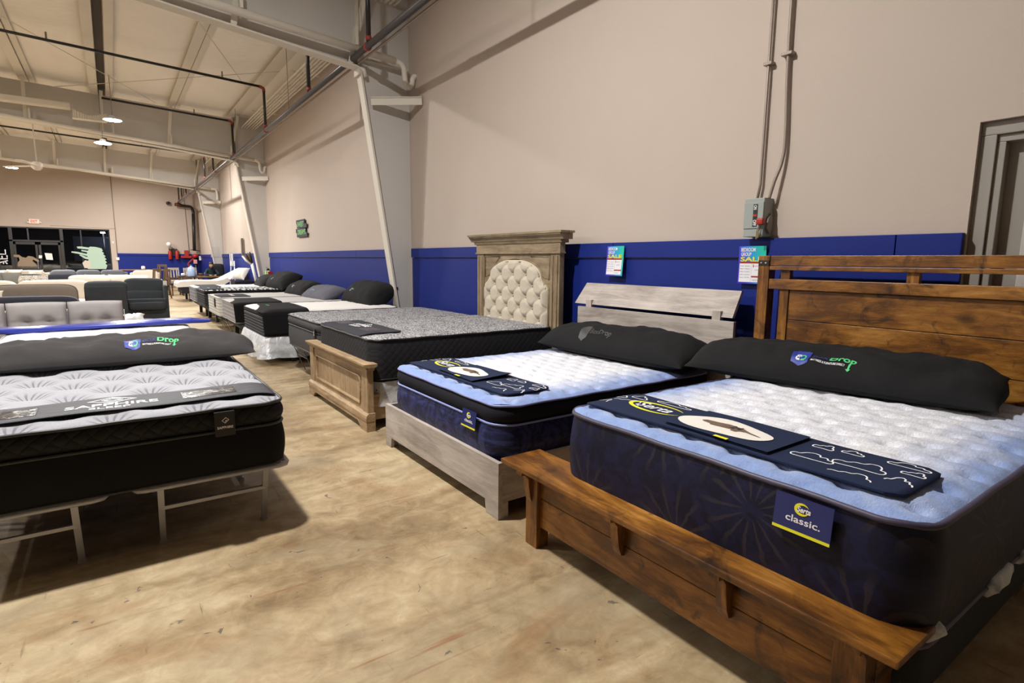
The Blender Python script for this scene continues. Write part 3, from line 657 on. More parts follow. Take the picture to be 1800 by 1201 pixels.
sticker([(-1.15,.95),(-.9,.93),(-.88,1.3),(-1.1,1.34),(-1.22,1.2)],'paper_notice','pale sheet at the foot of the mint tree on the glass','paper',flat('cream paper',S(200,190,178),.7),FY-.012)

# ================================================================ BEDS
def outline(L,W,r,n=7):
    P=[]
    for cx,cy,a0 in ((L-r,W/2-r,0),(r,W/2-r,PI/2),(r,-W/2+r,PI),(L-r,-W/2+r,3*PI/2)):
        for k in range(n+1):
            a=a0+PI/2*k/n; P.append((cx+r*cos(a),cy+r*sin(a)))
    out=[]
    for i,p in enumerate(P):
        q=P[(i+1)%len(P)]; d=math.hypot(q[0]-p[0],q[1]-p[1]); m=max(1,int(d/.08))
        for k in range(m): out.append((p[0]+(q[0]-p[0])*k/m,p[1]+(q[1]-p[1])*k/m))
    return out
def crown(s,t,L,W,c): 
    a=min(1,max(0,min(s,L-s))/.14); b=min(1,max(0,W/2-abs(t))/.14)
    e=lambda k:(1-(1-k)**2)**.6
    return c*e(a)*e(b)
def top_panel(L,W,r,z,c,tuft,step=.02):
    ns,nt=int(L/step),int(W/step)
    def fn(u,v):
        s=L*u; 
        d=min(s,L-s); hw=W/2
        if d<r: hw=W/2-r+math.sqrt(max(0,r*r-(r-d)**2))
        t=hw*(2*v-1)
        k=crown(s,t,L,W,1.0)
        return (s,t,z+c*k-tuft(s,t)*min(1,k*1.3))
    return MB().grid(fn,ns,nt)
def side_rings(L,W,r,prof,wob=0.0,ph=0.0):
    o=outline(L,W,r); n=len(o); vs=[];fs=[]
    cx=L/2
    for k,(z,ins) in enumerate(prof):
        for i,(x,y) in enumerate(o):
            a=o[i-1]; b=o[(i+1)%n]; tx,ty=b[0]-a[0],b[1]-a[1]; l=math.hypot(tx,ty); nx,ny=ty/l,-tx/l
            w_=wob*sin(i*1.1+ph)*sin(k*.9)
            vs.append((x+nx*(-ins+w_),y+ny*(-ins+w_),z))
    for k in range(len(prof)-1):
        for i in range(n): fs.append((k*n+i,k*n+(i+1)%n,(k+1)*n+(i+1)%n,(k+1)*n+i))
    return vs,fs,o
def piping(o,z,rad,ins=0.0,wav=0.0):
    n=len(o); P=[]
    for i,(x,y) in enumerate(o):
        a=o[i-1]; b=o[(i+1)%n]; tx,ty=b[0]-a[0],b[1]-a[1]; l=math.hypot(tx,ty); nx,ny=ty/l,-tx/l
        P.append((x-nx*ins,y-ny*ins,z+wav*sin(i*1.3)))
    return MB().tube(P,rad,8,closed=True)
def tuft_serta(s,t):
    a=.115; b=.20; r=round(s/a); off=(r%2)*b/2; dt=((t-off+b/2)%b)-b/2; ds=s-r*a
    ch=.014*abs(cos(PI*s/a))**5
    return .036*math.exp(-(ds*ds+dt*dt)/.0006)+ch*.45+.007*noise.noise((s*14,t*14,3))+.004*noise.noise((s*9,t*9,0))+.004
def tuft_lat(a,dep=.028,w=.004):
    def f(s,t):
        u=(s-t)/math.sqrt(2)/a; v=(s+t)/math.sqrt(2)/a
        du=(u-round(u))*a; dv=(v-round(v))*a
        return dep*math.exp(-(du*du+dv*dv)/w)+.005*noise.noise((s*7,t*7,2))+.004
    return f
def tuft_soft(s,t): return .005*noise.noise((s*6,t*6,4))+.004*abs(sin(s*22))*abs(sin(t*22))+.003
def quiltprof(z0,z1,n,dep):
    # horizontally channelled border
    out=[]
    for k in range(n):
        a=z0+(z1-z0)*k/n; b=z0+(z1-z0)*(k+1)/n
        out+=[(a,0.0),(a+(b-a)*.2,-dep*.7),(a+(b-a)*.5,-dep),(a+(b-a)*.8,-dep*.7)]
    return out+[(z1,0.0)]
def mattress(name_label,loc,rz,L,W,z0,zt,crn,topm,sidem,pipm,tuft,group=None,pillowtop=None,bandm=None,r=.11,step=.02,chan=None,pr=.009,bulge=.012,cat='mattress'):
    """pillowtop = height of the upper band"""
    m=thing('mattress',name_label,cat,loc,rz,group)
    top_panel(L,W,r,zt,crn,tuft,step).build('top_panel',topm,m)
    zb=zt-(pillowtop or 0)
    if chan: prof=quiltprof(z0+.01,zb,*chan)
    else:
        K=8; prof=[(z0+.01+(zb-z0-.01)*k/K,-bulge*sin(PI*k/K)) for k in range(K+1)]
    vs,fs,o=side_rings(L,W,r,prof); MB().add(vs,fs,True).build('side_border',sidem,m)
    if pillowtop:
        K=6; prof=[(zb+pillowtop*k/K,.012-.026*sin(PI*k/K)**.8 if 0<k<K else .012) for k in range(K+1)]
        vs,fs,_=side_rings(L,W,r,prof); MB().add(vs,fs,True).build('pillow_top_band',bandm or sidem,m)
        piping(o,zb,pr*.9,-.004).build('piping',pipm,m)
    piping(o,zt,pr,-.002,.002).build('piping',pipm,m)
    piping(o,z0+.012,pr*.8,0).build('piping',pipm,m)
    b=MB(); n=len(o); b.add([(x,y,z0+.008) for x,y in o],[tuple(range(n))]); b.build('underside',sidem,m)
    m['L']=L; m['W']=W
    del m['L']; del m['W']
    return m
def foundation(lab,loc,rz,L,W,z0,z1,mat,wrap=False,group=None):
    f=thing('box_foundation' ,lab,'foundation',loc,rz,group)
    vs,fs,o=side_rings(L,W,.06,[(z0,0),(z0+.02,-.004),(z1-.01,-.004),(z1,.01)]); n=len(o)
    MB().add(vs,fs,True).add([(x,y,z1) for x,y in outline(L,W,.06)],[tuple(range(n))]).add([(x,y,z0) for x,y in outline(L,W,.06)],[tuple(range(n))]).build('body',mat,f)
    return f
# runner strip lying over the top: local s0..s1 along length, t range across
def runner(lab,loc,rz,s0,s1,t0,t1,zf,mat,r=.05,th=.007,group=None,wav=.004):
    t=thing('display_runner',lab,'runner',loc,rz,group)
    L_,W_=s1-s0,t1-t0
    def zz(s,tt): return zf(s,tt)+.001+wav*(.5+.5*sin(tt*9+s*3))
    ns,nt=14,46
    b=MB()
    for side in (0,1):
        def fn(u,v):
            s=s0+L_*u; d=min(s-s0,s1-s); ends=0
            if d<r: ends=r-math.sqrt(max(0,r*r-(r-d)**2))
            tt=t0+ends+(W_-2*ends)*v
            return (s,tt,zz(s,tt)+th*side)
        b.grid(fn,ns,nt,flip=(side==0))
    n0=(ns+1)*(nt+1)
    bd=[(i,0) for i in range(ns+1)]+[(ns,j) for j in range(1,nt+1)]+[(i,nt) for i in range(ns-1,-1,-1)]+[(0,j) for j in range(nt-1,0,-1)]
    ix=[i*(nt+1)+j for i,j in bd]; K=len(ix)
    b.f+=[(ix[k],ix[(k+1)%K],n0+ix[(k+1)%K],n0+ix[k]) for k in range(K)]; b.sm+=[False]*K
    b.build('cloth_panel',mat,t)
    return t,(lambda s,tt,e=0.0:(s,tt,zz(s,tt)+th+.0012+e))
# pillows
def pillow_geo(Lp,Wp,H,seed=0,wr=.012,flatb=.35,ev=5.5):
    """long axis local Y, depth X, up Z; returns function (u,v,side)->point, u,v in -1..1"""
    def f(u,v,side):
        x=u*Wp/2*(1-.10*(v*v)**2); y=v*Lp/2*(1-.06*(abs(u)**2)*(1 if 1 else 0))
        # pointed corners: edges pulled in at mid
        x*=1-.0*abs(v); y*= 1
        px=1-.10*(1-v*v)**0*0
        h=max(0,(1-abs(u)**2.5))**.52*max(0,(1-abs(v)**ev))**.5
        e=noise.noise((u*1.6+seed,v*4.0,seed*1.7))*wr*2.2+noise.noise((u*4+seed,v*11,seed))*wr*1.2
        ed=1-max(abs(u),abs(v))**6
        z=H/2*h*(1 if side>0 else -flatb*2*.7)
        cr=(abs(u)*abs(v))**5*.035
        return Vector((x+(cr if u>0 else -cr),y+(cr if v>0 else -cr),z+e*h*(1 if side>0 else 0)))
    return f
def pillow(lab,loc,rot,Lp,Wp,H,mat,seed=0,cat='pillow',group=None,name='pillow',nu=26,nv=60,parent=None,wr=.012,flatb=.35):
    t=thing(name,lab,cat,loc,0,group); t.rotation_euler=rot
    f=pillow_geo(Lp,Wp,H,seed,wr,flatb); b=MB()
    pw=lambda k:math.copysign(1-(1-abs(k))**1.5,k)
    b.grid(lambda a,c_:f(pw(2*a-1),pw(2*c_-1),1),nu,nv); b.grid(lambda a,c_:f(pw(2*a-1),pw(2*c_-1),-1),nu,nv,flip=True)
    o=b.build('pillow_body',mat,t)
    return t,f
def logo(t,f,Lp,Wp,cy,cu,size,dull=False,flip=1,small=False):
    """box logo + name on the pillow's upper face; text runs toward -Y*flip; cu = centre across (u)"""
    W_=size
    def mp(e):
        def g(x,y):  # x along text (0..W), y up toward far edge
            v=(cy-flip*(x-W_/2))/(Lp/2); u=cu+y/(Wp/2)
            p=f(u,v,1); d1=f(u+.02,v,1)-p; d2=f(u,v+.02,1)-p; n=d1.cross(d2).normalized()
            if n.z<0: n=-n
            return p+n*(.0030+e)
        return g
    h=W_*.16
    c1,c2,c3=(charprint,)*3 if dull else (bluelogo,greentxt,whitetxt)
    lb_=decal([poly2([(0,h*.75),(W_*.08,h*1.15),(W_*.30,h*1.0),(W_*.29,-h*.75),(W_*.16,-h*1.1),(W_*.02,-h*.75)])],mp(0),charprint if dull else bluelogo,t,'logo_box',.018)
    t=lb_
    if small: 
        decal([shift(text2d('Drop',W_*.55,h*.9,.03),W_*.36,-h*.3)],mp(.001),c2,t,'logo_lettering'); return
    if not dull:
        B=text2d('B',W_*.075,h*1.0,.03); B=([(W_*.075-x,y) for x,y in B[0]],[q[::-1] for q in B[1]])
        decal([shift(B,W_*.085,-h*.6)],mp(.001),whitetxt,t,'logo_lettering')
        decal([shift(text2d('D',W_*.085,h*1.0,.03),W_*.165,-h*.6)],mp(.001),greentxt,t,'logo_lettering')
    decal([shift(text2d('Box',W_*.25,h*.80,.015),W_*.335,-.12*h)],mp(.001),charprint if dull else navytxt,t,'logo_lettering')
    D=text2d('Drop',W_*.40,h*1.05,.03)
    decal([shift(D,W_*.60,-.36*h)]+([] if dull else [rect2(W_*.905,-h*.8,W_*.935,-h*.2),poly2([(W_*.88,-h*.78),(W_*.96,-h*.78),(W_*.92,-h*1.0)])]),mp(.001),c2,t,'logo_lettering')
    if not dull: decal([shift(text2d('MATTRESS & FURNITURE DIRECT',W_*.52,h*.22,.02),W_*.335,-.58*h)],mp(.001),whitetxt,t,'logo_lettering')

# ---- Sleep brand runner artwork (moon ring, clouds, animal on white oval)
def serta_runner(lab,loc,s0,s1,t0,t1,zf,grp,bent=False):
    navy=fabric('navy runner cloth',S(30,40,66),.08,.25,400)
    t,mp=runner(lab,loc,0,s0,s1,t0,t1,zf,navy,group=grp)
    D=s1-s0; H=t1-t0
    # artwork coords: x runs from the far (+t) end toward the near end, y from foot to head
    g=lambda e:(lambda x,y:mp(s0+y,t1-x,e))
    decal([crescent(.30,D*.55,.155,.075,.022)],g(0),yellow,t,'moon_ring')
    decal([shift(text2d('Serta',.20,.075,.012,.25),.20,D*.55-.035)],g(.0022),whitetxt,t,'logo_lettering')
    # raised flap carrying the oval
    b=MB(); x0,x1=.50,.97
    def fl(u,v,k): 
        x=x0+(x1-x0)*u; y=.02+(D-.04)*v; p=mp(s0+y,t1-x,0); return (p[0],p[1],p[2]+.004+k*.006+(.035*max(0,u-.6)**1.5*v*2 if bent else 0))
    b.grid(lambda u,v:fl(u,v,1),14,8); b.grid(lambda u,v:fl(u,v,0),14,8,flip=True)
    rf=b.build('raised_flap',navy,t)
    ov=[(.70+.205*cos(a)*(1+.06*sin(2*a)),D*.42+.105*sin(a)*(1+.12*cos(3*a+.5))) for a in [2*PI*k/40 for k in range(40)]]
    gg=lambda e:(lambda x,y:(lambda p:(p[0],p[1],p[2]+.0125+e+(.035*max(0,(x-x0)/(x1-x0)-.6)**1.5*((y-.02)/(D-.04))*2 if bent else 0)))(mp(s0+y,t1-x,0)))
    decal([poly2(ov)],gg(0),flat('white oval patch',S(226,222,214),.6),rf,'oval_patch')
    an=[(.60,D*.52),(.585,D*.47),(.60,D*.43),(.64,D*.41),(.645,D*.375),(.665,D*.375),(.67,D*.41),(.74,D*.40),(.745,D*.36),(.77,D*.36),(.775,D*.41),(.80,D*.43),(.86,D*.40),(.87,D*.41),(.81,D*.47),(.77,D*.53),(.70,D*.56),(.65,D*.53)]
    fur=fabric('brown grey printed animal',S(112,92,78),.35,.1,60); decal([poly2(an)],gg(.0008),fur,rf,'printed_animal')
    decal([shift(text2d('24',.05,.04,.02),.72,D*.44)],gg(.0014),dark,rf,'lettering')
    decal([rect2(.745,.012,.805,.030)],gg(.0008),yellow,rf,'yellow_tab')
    for cx,cy,w_,h_,v_,op in ((c0 if c0<.9 else .985+(c0-1.0)*.93,)+tuple(rest) for c0,*rest in ((1.10,D*.30,.15,.075,0,0),(1.065,D*.74,.075,.055,1,0),(1.17,D*.80,.075,.045,0,0),(1.25,D*.40,.17,.085,1,0),(1.36,D*.82,.13,.05,0,0),(1.40,D*.62,.07,.045,1,0),(1.27,D*.08,.14,.06,1,1),(1.40,D*.25,.08,.08,0,1),
        (.14,D*.38,.17,.09,1,1),(.13,D*.74,.09,.06,0,0),(.32,D*.84,.20,.045,0,0),(.05,D*.20,.06,.07,1,1),(.05,D*.62,.06,.05,0,0))):
        if cx+w_/2<H+.01: decal([ribbon(cloud(cx,cy,w_,h_,v_,bool(op)),.0055,not op)],g(0),whitetxt,t,'cloud_outline')
    return t
def serta_tag(m,yc,z0,z1,w_,xo=-.016,tilt=.012,dark_=False):
    navy=flat('navy satin label',S(34,42,98),.35)
    h=z1-z0
    def mp(e): return lambda u,v:(xo-e-tilt*(1-v/h)-.003,yc+w_/2-u,z0+v)
    b=MB(); b.grid(lambda u,v:mp(0)(u*w_,v*h),6,6); b.grid(lambda u,v:mp(.003)(u*w_,v*h),6,6,flip=True); m=b.build('brand_label',navy,m)
    e=.0045
    decal([rect2(0,0,w_,.010)],mp(e),yellow,m,'label_stripe')
    decal([crescent(w_*.48,h*.70,h*.20,h*.17,.010)],mp(e),yellow,m,'moon_ring')
    decal([shift(text2d('Serta',w_*.24,h*.16,.03,.2),w_*.40,h*.62)],mp(e+.0006),whitetxt,m,'logo_lettering')
    decal([shift(text2d('classic.',w_*.60,h*.19,.015),w_*.22,h*.30)],mp(e),whitetxt,m,'logo_lettering')

# ---------- 1. brown rustic bed
rc=[S(50,28,8),S(98,59,18),S(136,88,30),S(182,130,62)]
rwY=m_wood('rustic brown wood along',rc,1,.34,.85,1.0,.35,1,5); rwZ=m_wood('rustic brown wood upright',rc,2,.4,.6,1.0,.3); rwX=m_wood('rustic brown wood lengthwise',rc,0,.42,.6,1.0,.3)
bed=thing('rustic_bed_frame','dark brown rustic wooden bed frame with a bench footboard','bed',(0,0,0))
MB().box(1.62,1.885,.50,2.375,.432,.458,.006).build('bench_top',rwY,bed)
m=MB().box(1.735,1.765,.60,2.20,.275,.43,.004).box(1.735,1.765,.60,2.20,.115,.272,.004); m.build('footboard_panel',rwY,bed)
def corb(y): 
    P=[(1.64,.432),(1.64,.405),(1.665,.40),(1.685,.375),(1.69,.33),(1.70,.27),(1.715,.235),(1.735,.23),(1.735,.432)]
    return MB().prism(P,y-.022,y+.022,axis=1)
for y in (2.235,1.60,1.075,.62): corb(y).build('bench_bracket',rwZ,bed)
for y in (2.17,.62): MB().box(1.71,1.79,y,y+.095 if y>1 else y+.08,0,.432,.004).build('leg',rwZ,bed)
for y in (2.20,.60): MB().box(1.78,3.84,y,y+.035,.14,.33,.004).build('side_rail',rwX,bed)
# headboard
hx0,hx1=3.86,3.945
for y in (2.245,.46): MB().box(hx0,hx1,y,y+.085,0,1.557,.004).build('headboard_post',rwZ,bed)
MB().box(hx0+.005,hx1-.01,.545,2.243,1.487,1.557,.004).box(hx0+.0,hx1-.005,.545,2.243,1.455,1.484,.004).build('top_rail',rwY,bed)
MB().box(hx0+.005,hx1-.01,.545,2.243,1.32,1.392,.004).build('lower_rail',rwY,bed)
for y in (2.10,1.32,.58): MB().box(hx0+.02,hx1-.02,y,y+.065,.3 if y!=1.32 else 1.39,1.46 if 1 else 1.3,.003).build('inner_post',rwZ,bed)
m=MB()
for k in range(4):
    z1=1.318-.212*k; m.box(hx0+.03,hx1-.02,.645,2.098,z1-.208,z1,.003)
m.build('plank_panel',rwY,bed)
MB().box(hx0-.004,hx0+.03,2.247,2.328,1.485,1.525,.002).build('metal_bracket',flat('dark bronze plate',S(52,44,38),.4,.3),bed)
m=MB()
for y in (2.27,2.305): m.lathe([(0,-.004),(.005,-.004),(.005,.002),(0,.002)],(hx0-.005,y,1.505),10,axis=0)
m.build('screw',white,bed)
LR,WR=2.03,1.54
f1=foundation('wrapped box foundation under the wide blue topped mattress',(1.90,1.29,0),0,1.90,1.50,.16,.37,flat('foundation cloth with painted shadow',S(26,26,30),.8))  # cloth colour blackened to paint in the shadow under the mattress
def plasticblob(parent,P,name='plastic_wrap'):
    for c_,rx,ry,rz_ in P:
        MB().sup(c_,(rx,ry,rz_),.8,.8,14,22,fn=lambda p:p*(1+.45*noise.noise(p*22+Vector(c_)))).build(name,plastic,parent)
plasticblob(f1,[((-.02,.74,.40),.03,.06,.035),((.0,-.68,.43),.03,.11,.05),((.62,-.775,.385),.16,.03,.03),((1.0,-.775,.38),.2,.03,.02)])
stR=m_serta_top(LR,WR,'blue and white plush top')
ssR=m_serta_side('navy border with seed head pattern',S(15,16,38),S(22,24,54),S(56,51,54),2.7,False)
m1=mattress('nearest mattress, blue and white plush top over a smooth navy border',(1.78,1.285,0),0,LR,WR,.375,.765,.035,stR,ssR,flat('dark grey piping',S(66,62,84),.5),tuft_serta,step=.016,r=.13,bulge=.02,pr=.011)
serta_tag(m1,-.443,.635,.755,.185,-.022)
zfR=lambda s,t:.765+crown(s,t,LR,WR,.035)
serta_runner('navy cloud patterned runner on the nearest mattress',(1.78,1.285,0),.10,.455,-.665,.745,zfR,'navy runners')
p,f=pillow('long black body pillow with a blue and green logo on the nearest bed',(3.40,1.56,.875),(0,-.16,.17),1.60,.52,.28,bfab,3,'body pillow','long body pillows',wr=.014)
logo(p,f,1.60,.52,-.01,-.60,.34)

# ---------- 2. pale grey bed
gc=[S(128,118,110),S(160,150,142),S(178,168,160),S(196,188,180)]
gwY=m_wood('pale grey laminate across',gc,1,.55,0,1.0,.12); gwX=m_wood('pale grey laminate along',gc,0,.55,0,1.0,.12); gwZ=m_wood('pale grey laminate upright',gc,2,.55,0,1,.12)
gblk=flat('dark board back',S(40,40,44),.6)
bed=thing('grey_bed_frame','pale grey wood grain platform bed frame with a slatted headboard','bed')
poly=[(2.555,0),(2.555,.345),(4.20,.345),(4.20,0),(4.105,0),(4.09,.085),(2.70,.085),(2.685,0)]
MB().prism(poly,1.728,1.756,axis=0).build('footboard',gwY,bed)
for y in (2.557,4.17): MB().box(1.757,3.82,y,y+.028,.10,.343,.003).build('side_rail',gwX,bed)
for y in (2.557,4.125): MB().box(1.757,1.80,y,y+.07,0,.10).build('foot_block',gwX,bed)
MB().box(1.78,3.8,2.59,4.165,.20,.225).build('slat_deck',gblk,bed)
# headboard slats lean back
def slat(xb,zb,xt,zt,y0,y1,wid=.0,name='headboard_slat'):
    MB().prism([(xb,zb),(xt,zt),(xt+.028,zt-.004),(xb+.028,zb-.004)],y0,y1,axis=1).build(name,gwY,bed)
m=MB().add([(3.84,2.50,1.085),(3.84,4.30,1.085),(3.95,4.245,1.29),(3.95,2.505,1.29),(3.868,2.50,1.08),(3.868,4.30,1.08),(3.978,4.245,1.285),(3.978,2.505,1.285)],[(0,1,2,3),(4,5,6,7),(0,1,5,4),(1,2,6,5),(2,3,7,6),(3,0,4,7)]); m.build('headboard_slat',gwY,bed)
m=MB().box(3.80,3.828,2.46,4.21,.86,1.06,.002); m.build('headboard_slat',gwY,bed)
m=MB().box(3.80,3.828,2.46,4.21,.56,.835,.002); m.build('headboard_slat',gwY,bed)
for y in (2.60,4.05):
    MB().box(3.83,3.87,y,y+.075,.0,1.13,.002).build('headboard_post',gwZ,bed)
MB().box(3.829,3.845,2.46,2.475,.56,1.06).build('slat_edge',gblk,bed)
LG,WG=2.02,1.53
foundation('hidden low foundation inside the pale grey bed frame',(1.80,3.36,0),0,1.98,1.5,.228,.30,flat('grey foundation cloth',S(70,72,84),.8))
stG=m_serta_top(LG,WG,'blue and white plush pillow top')
ssG=m_serta_side('quilted navy border with floral pattern',S(26,30,62),S(44,50,96),S(14,14,24),4.0,True)
m2=mattress('blue and white plush mattress with a black pillow top band in the pale grey bed',(1.765,3.36,0),0,LG,WG,.30,.655,.035,stG,ssG,flat('periwinkle piping',S(128,138,192),.5),tuft_serta,pillowtop=.115,bandm=fabric('black velour band',S(26,26,34),.2,.5,300),step=.018,r=.15,pr=.008,bulge=.018)
serta_tag(m2,-.465,.475,.585,.165,-.02)
zfG=lambda s,t:.655+crown(s,t,LG,WG,.035)
serta_runner('navy cloud patterned runner on the pale grey bed, its flap lifting',(1.765,3.36,0),.11,.48,-.655,.735,zfG,'navy runners',True)
p,f=pillow('long black body pillow with a faded logo on the pale grey bed',(3.50,3.33,.785),(0,-.16,.04),1.62,.50,.34,bfab,11,'body pillow','long body pillows')
logo(p,f,1.62,.50,.12,-.66,.36,dull=True)
p,f=pillow('black pillow tucked behind the body pillow on the pale grey bed',(3.62,2.88,.73),(0,-.1,-.05),.7,.30,.12,bfab,5,'pillow',None)

# ---------- 3. traditional oak bed
tc_=[S(116,92,66),S(150,124,92),S(170,144,110),S(188,164,130)]
twY=m_wood('weathered oak across',tc_,1,.6,.25,1.4,.3); twZ=m_wood('weathered oak upright',tc_,2,.6,.3,1.4,.3); twX=m_wood('weathered oak along',tc_,0,.6,.25,1.4,.3)
hc=[S(92,76,56),S(124,106,80),S(142,124,96),S(160,142,114)]
hwY=m_wood('aged oak across',hc,1,.6,.3,1.4,.3); hwZ=m_wood('aged oak upright',hc,2,.6,.3,1.4,.3)
bed=thing('oak_bed_frame','weathered oak bed frame with a tall tufted arched headboard','bed')
fx=1.745; y0,y1=4.605,6.345
m=MB()
m.prism([(fx-.035,.575),(fx-.05,.59),(fx-.05,.605),(fx+.075,.605),(fx+.075,.59),(fx+.06,.575)],y0-.03,y1+.03,axis=1); m.prism([(fx-.012,.545),(fx-.035,.575),(fx+.06,.575),(fx+.045,.545)],y0-.02,y1+.02,axis=1); m.build('cap_moulding',twY,bed)
for y in (y0,y1-.13): MB().box(fx-.012,fx+.045,y,y+.13,.12,.548,.004).build('footboard_post',twZ,bed)
m=MB()
for k in range(9):
    a=y0+.21+k*(y1-y0-.42)/9; m.box(fx+.012,fx+.03,a+.0015,a+(y1-y0-.42)/9-.0015,.22,.47,.002)
m.build('board_panel',twZ,bed)
m=MB(); m.box(fx,fx+.035,y0+.12,y1-.12,.465,.55,.001); m.box(fx,fx+.035,y0+.12,y1-.12,.13,.227,.001); m.box(fx+.001,fx+.034,y0+.128,y0+.21,.226,.466); m.box(fx+.001,fx+.034,y1-.21,y1-.128,.226,.466); m.build('panel_surround',twY,bed)
# raised beading around panel
P=[(fx-.002,y0+.205,.215),(fx-.002,y0+.205,.44),(fx-.002,y0+.225,.465),(fx-.002,y1-.225,.465),(fx-.002,y1-.205,.44),(fx-.002,y1-.205,.215)]
MB().tube(P,.009,8,closed=True).build('panel_beading',twY,bed)
m=MB(); m.prism([(fx-.012,.165),(fx-.03,.145),(fx-.035,.115),(fx-.035,.095),(fx+.05,.095),(fx+.05,.165)],y0-.015,y1+.015,axis=1); m.build('base_moulding',twY,bed)
poly=[(y0-.012,0),(y0-.012,.10),(y1+.012,.10),(y1+.012,0),(y1-.15,0),(y1-.17,.03),(y1-.22,.06),(y0+.22,.06),(y0+.17,.03),(y0+.15,0)]
MB().prism(poly,fx-.03,fx+.05,axis=0).build('bracket_feet',twY,bed)
for y in (4.66,6.26): MB().box(fx+.05,3.83,y,y+.03,.085,.315,.003).build('side_rail',twX,bed)
# headboard  (local y from 4.50 to 6.33)
hx=3.86; ya,yb=4.56,6.20; yc=(ya+yb)/2
m=MB(); m.prism([(hx-.10,1.80),(hx-.10,1.822),(hx+.09,1.822),(hx+.09,1.80)],ya-.11,yb+.11,axis=1); m.prism([(hx-.05,1.735),(hx-.06,1.755),(hx-.09,1.785),(hx-.095,1.80),(hx+.08,1.80),(hx+.08,1.735)],ya-.09,yb+.09,axis=1); m.prism([(hx-.03,1.70),(hx-.045,1.735),(hx+.07,1.735),(hx+.07,1.70)],ya-.04,yb+.04,axis=1); m.build('crown_moulding',hwY,bed)
m=MB(); m.box(hx-.022,hx+.05,ya-.01,yb+.01,1.60,1.70,.003); m.box(hx-.032,hx+.05,ya-.02,yb+.02,1.585,1.603,.003); m.build('frieze_rail',hwY,bed)
for y in (ya,yb-.15):
    m=MB().box(hx-.015,hx+.05,y,y+.15,0,1.59,.004); m.box(hx-.024,hx-.01,y+.03,y+.045,.7,1.56); m.box(hx-.024,hx-.01,y+.105,y+.12,.7,1.56); m.build('headboard_post',hwZ,bed)
pa,pb=ya+.15,yb-.15; hw=(pb-pa)/2
def arch(inset=0.0,n=26):
    # arch outline y,z from left-bottom up over to right-bottom, with ogee shoulders
    zs=1.26; zt_=1.53-inset; w=hw-.035-inset
    P=[(yc-w,.45),(yc-w,zs-.07)]
    sh=[( -w,zs-.05),(-w+.03,zs-.01),(-w+.075,zs+.005),(-w+.095,zs+.03),(-w+.115,zs+.045)]
    P+=[(yc+a,b) for a,b in sh]
    wa=w-.115
    for k in range(1,n): 
        a=PI-PI*k/n; P.append((yc+wa*cos(a),zs+.045+(zt_-zs-.045)*sin(a)**.85))
    P+=[(yc-a,b) for a,b in sh[::-1]]
    P+=[(yc+w,zs-.07),(yc+w,.45)]
    return P
A=arch(); b=MB()
# surround board = strip between arch and rectangle top
top=[]
for (y,z) in A: top.append((min(max(y,pa),pb),z))
n=len(A); vs=[];fs=[]
for (y,z) in A:
    if z<1.22: oy=pa if y<yc else pb; oz=z
    else: oy=y; oz=1.59
    vs+=[(hx-.005,y,z),(hx-.005,oy,oz),(hx+.02,y,z)]
for i in range(n-1):
    a=3*i;c_=3*(i+1); fs+=[(a,a+1,c_+1,c_),(a,c_,c_+2,a+2)]
vs+=[(hx-.004,pa,1.19),(hx-.004,pa,1.59),(hx-.004,yc-hw+.15,1.59),(hx-.004,yc-hw+.15,1.30),(hx-.004,yc-hw+.035,1.19)]
k0=3*n; fs.append((k0,k0+1,k0+2,k0+3,k0+4))
vs+=[(hx-.004,pb,1.19),(hx-.004,pb,1.59),(hx-.004,yc+hw-.15,1.59),(hx-.004,yc+hw-.15,1.30),(hx-.004,yc+hw-.035,1.19)]
fs.append((k0+5,k0+6,k0+7,k0+8,k0+9))
b.add(vs,fs); b.build('arch_surround',hwY,bed)
MB().box(hx+.0,hx+.05,pa,pb,.3,1.60).build('back_panel',hwY,bed)
MB().tube([(hx-.006,y,z) for y,z in A],.012,8).build('arch_moulding',hwY,bed)
for sgn in (-1,1):
    e=hw-.03; P=[(e,1.555),(.16*hw/.64,1.555)]; P=[(e,1.30),(e,1.555),(.30,1.555),(.38,1.50),(.47,1.42),(.53,1.34),(.58,1.32)]
    MB().tube([(hx-.007,yc+sgn*a,z) for a,z in P],.006,6,closed=True).build('spandrel_beading',hwY,bed)
# tufted cream upholstery
AP=[p for p in A]
def inpoly(y,z):
    c_=False;n_=len(AP);j_=n_-1
    for i_ in range(n_):
        y1_,z1_=AP[i_];y2_,z2_=AP[j_]
        if (z1_>z)!=(z2_>z) and y<(y2_-y1_)*(z-z1_)/(z2_-z1_)+y1_: c_=not c_
        j_=i_
    return c_
def pdist(y,z):
    m_=9
    for (a1,b1),(a2,b2) in zip(AP,AP[1:]):
        dx,dz=a2-a1,b2-b1; q=max(0,min(1,((y-a1)*dx+(z-b1)*dz)/(dx*dx+dz*dz+1e-9))); m_=min(m_,math.hypot(y-a1-q*dx,z-b1-q*dz))
    return m_
def inside(y,z): return inpoly(y,z)
ny,nz=120,110; W2=2*(hw+.0); idx={}; vs=[];fs=[]
def tuftz(y,z):
    a,bb=.125,.25; u=(y-yc)/bb; v=(z-.60)/a
    r1=round(v); off=.5*(r1%2); du=(u-off-round(u-off))*bb; dv=(v-r1)*a
    d=math.hypot(du,dv)
    # diagonal pleats
    p1=(u+v*.5); p2=(u-v*.5); f1_=abs(p1-.0-round(p1)); f2_=abs(p2-round(p2))
    cre=min(f1_,f2_)
    return .048*math.exp(-d*d/.0014)+.016*math.exp(-(cre/.045)**2)
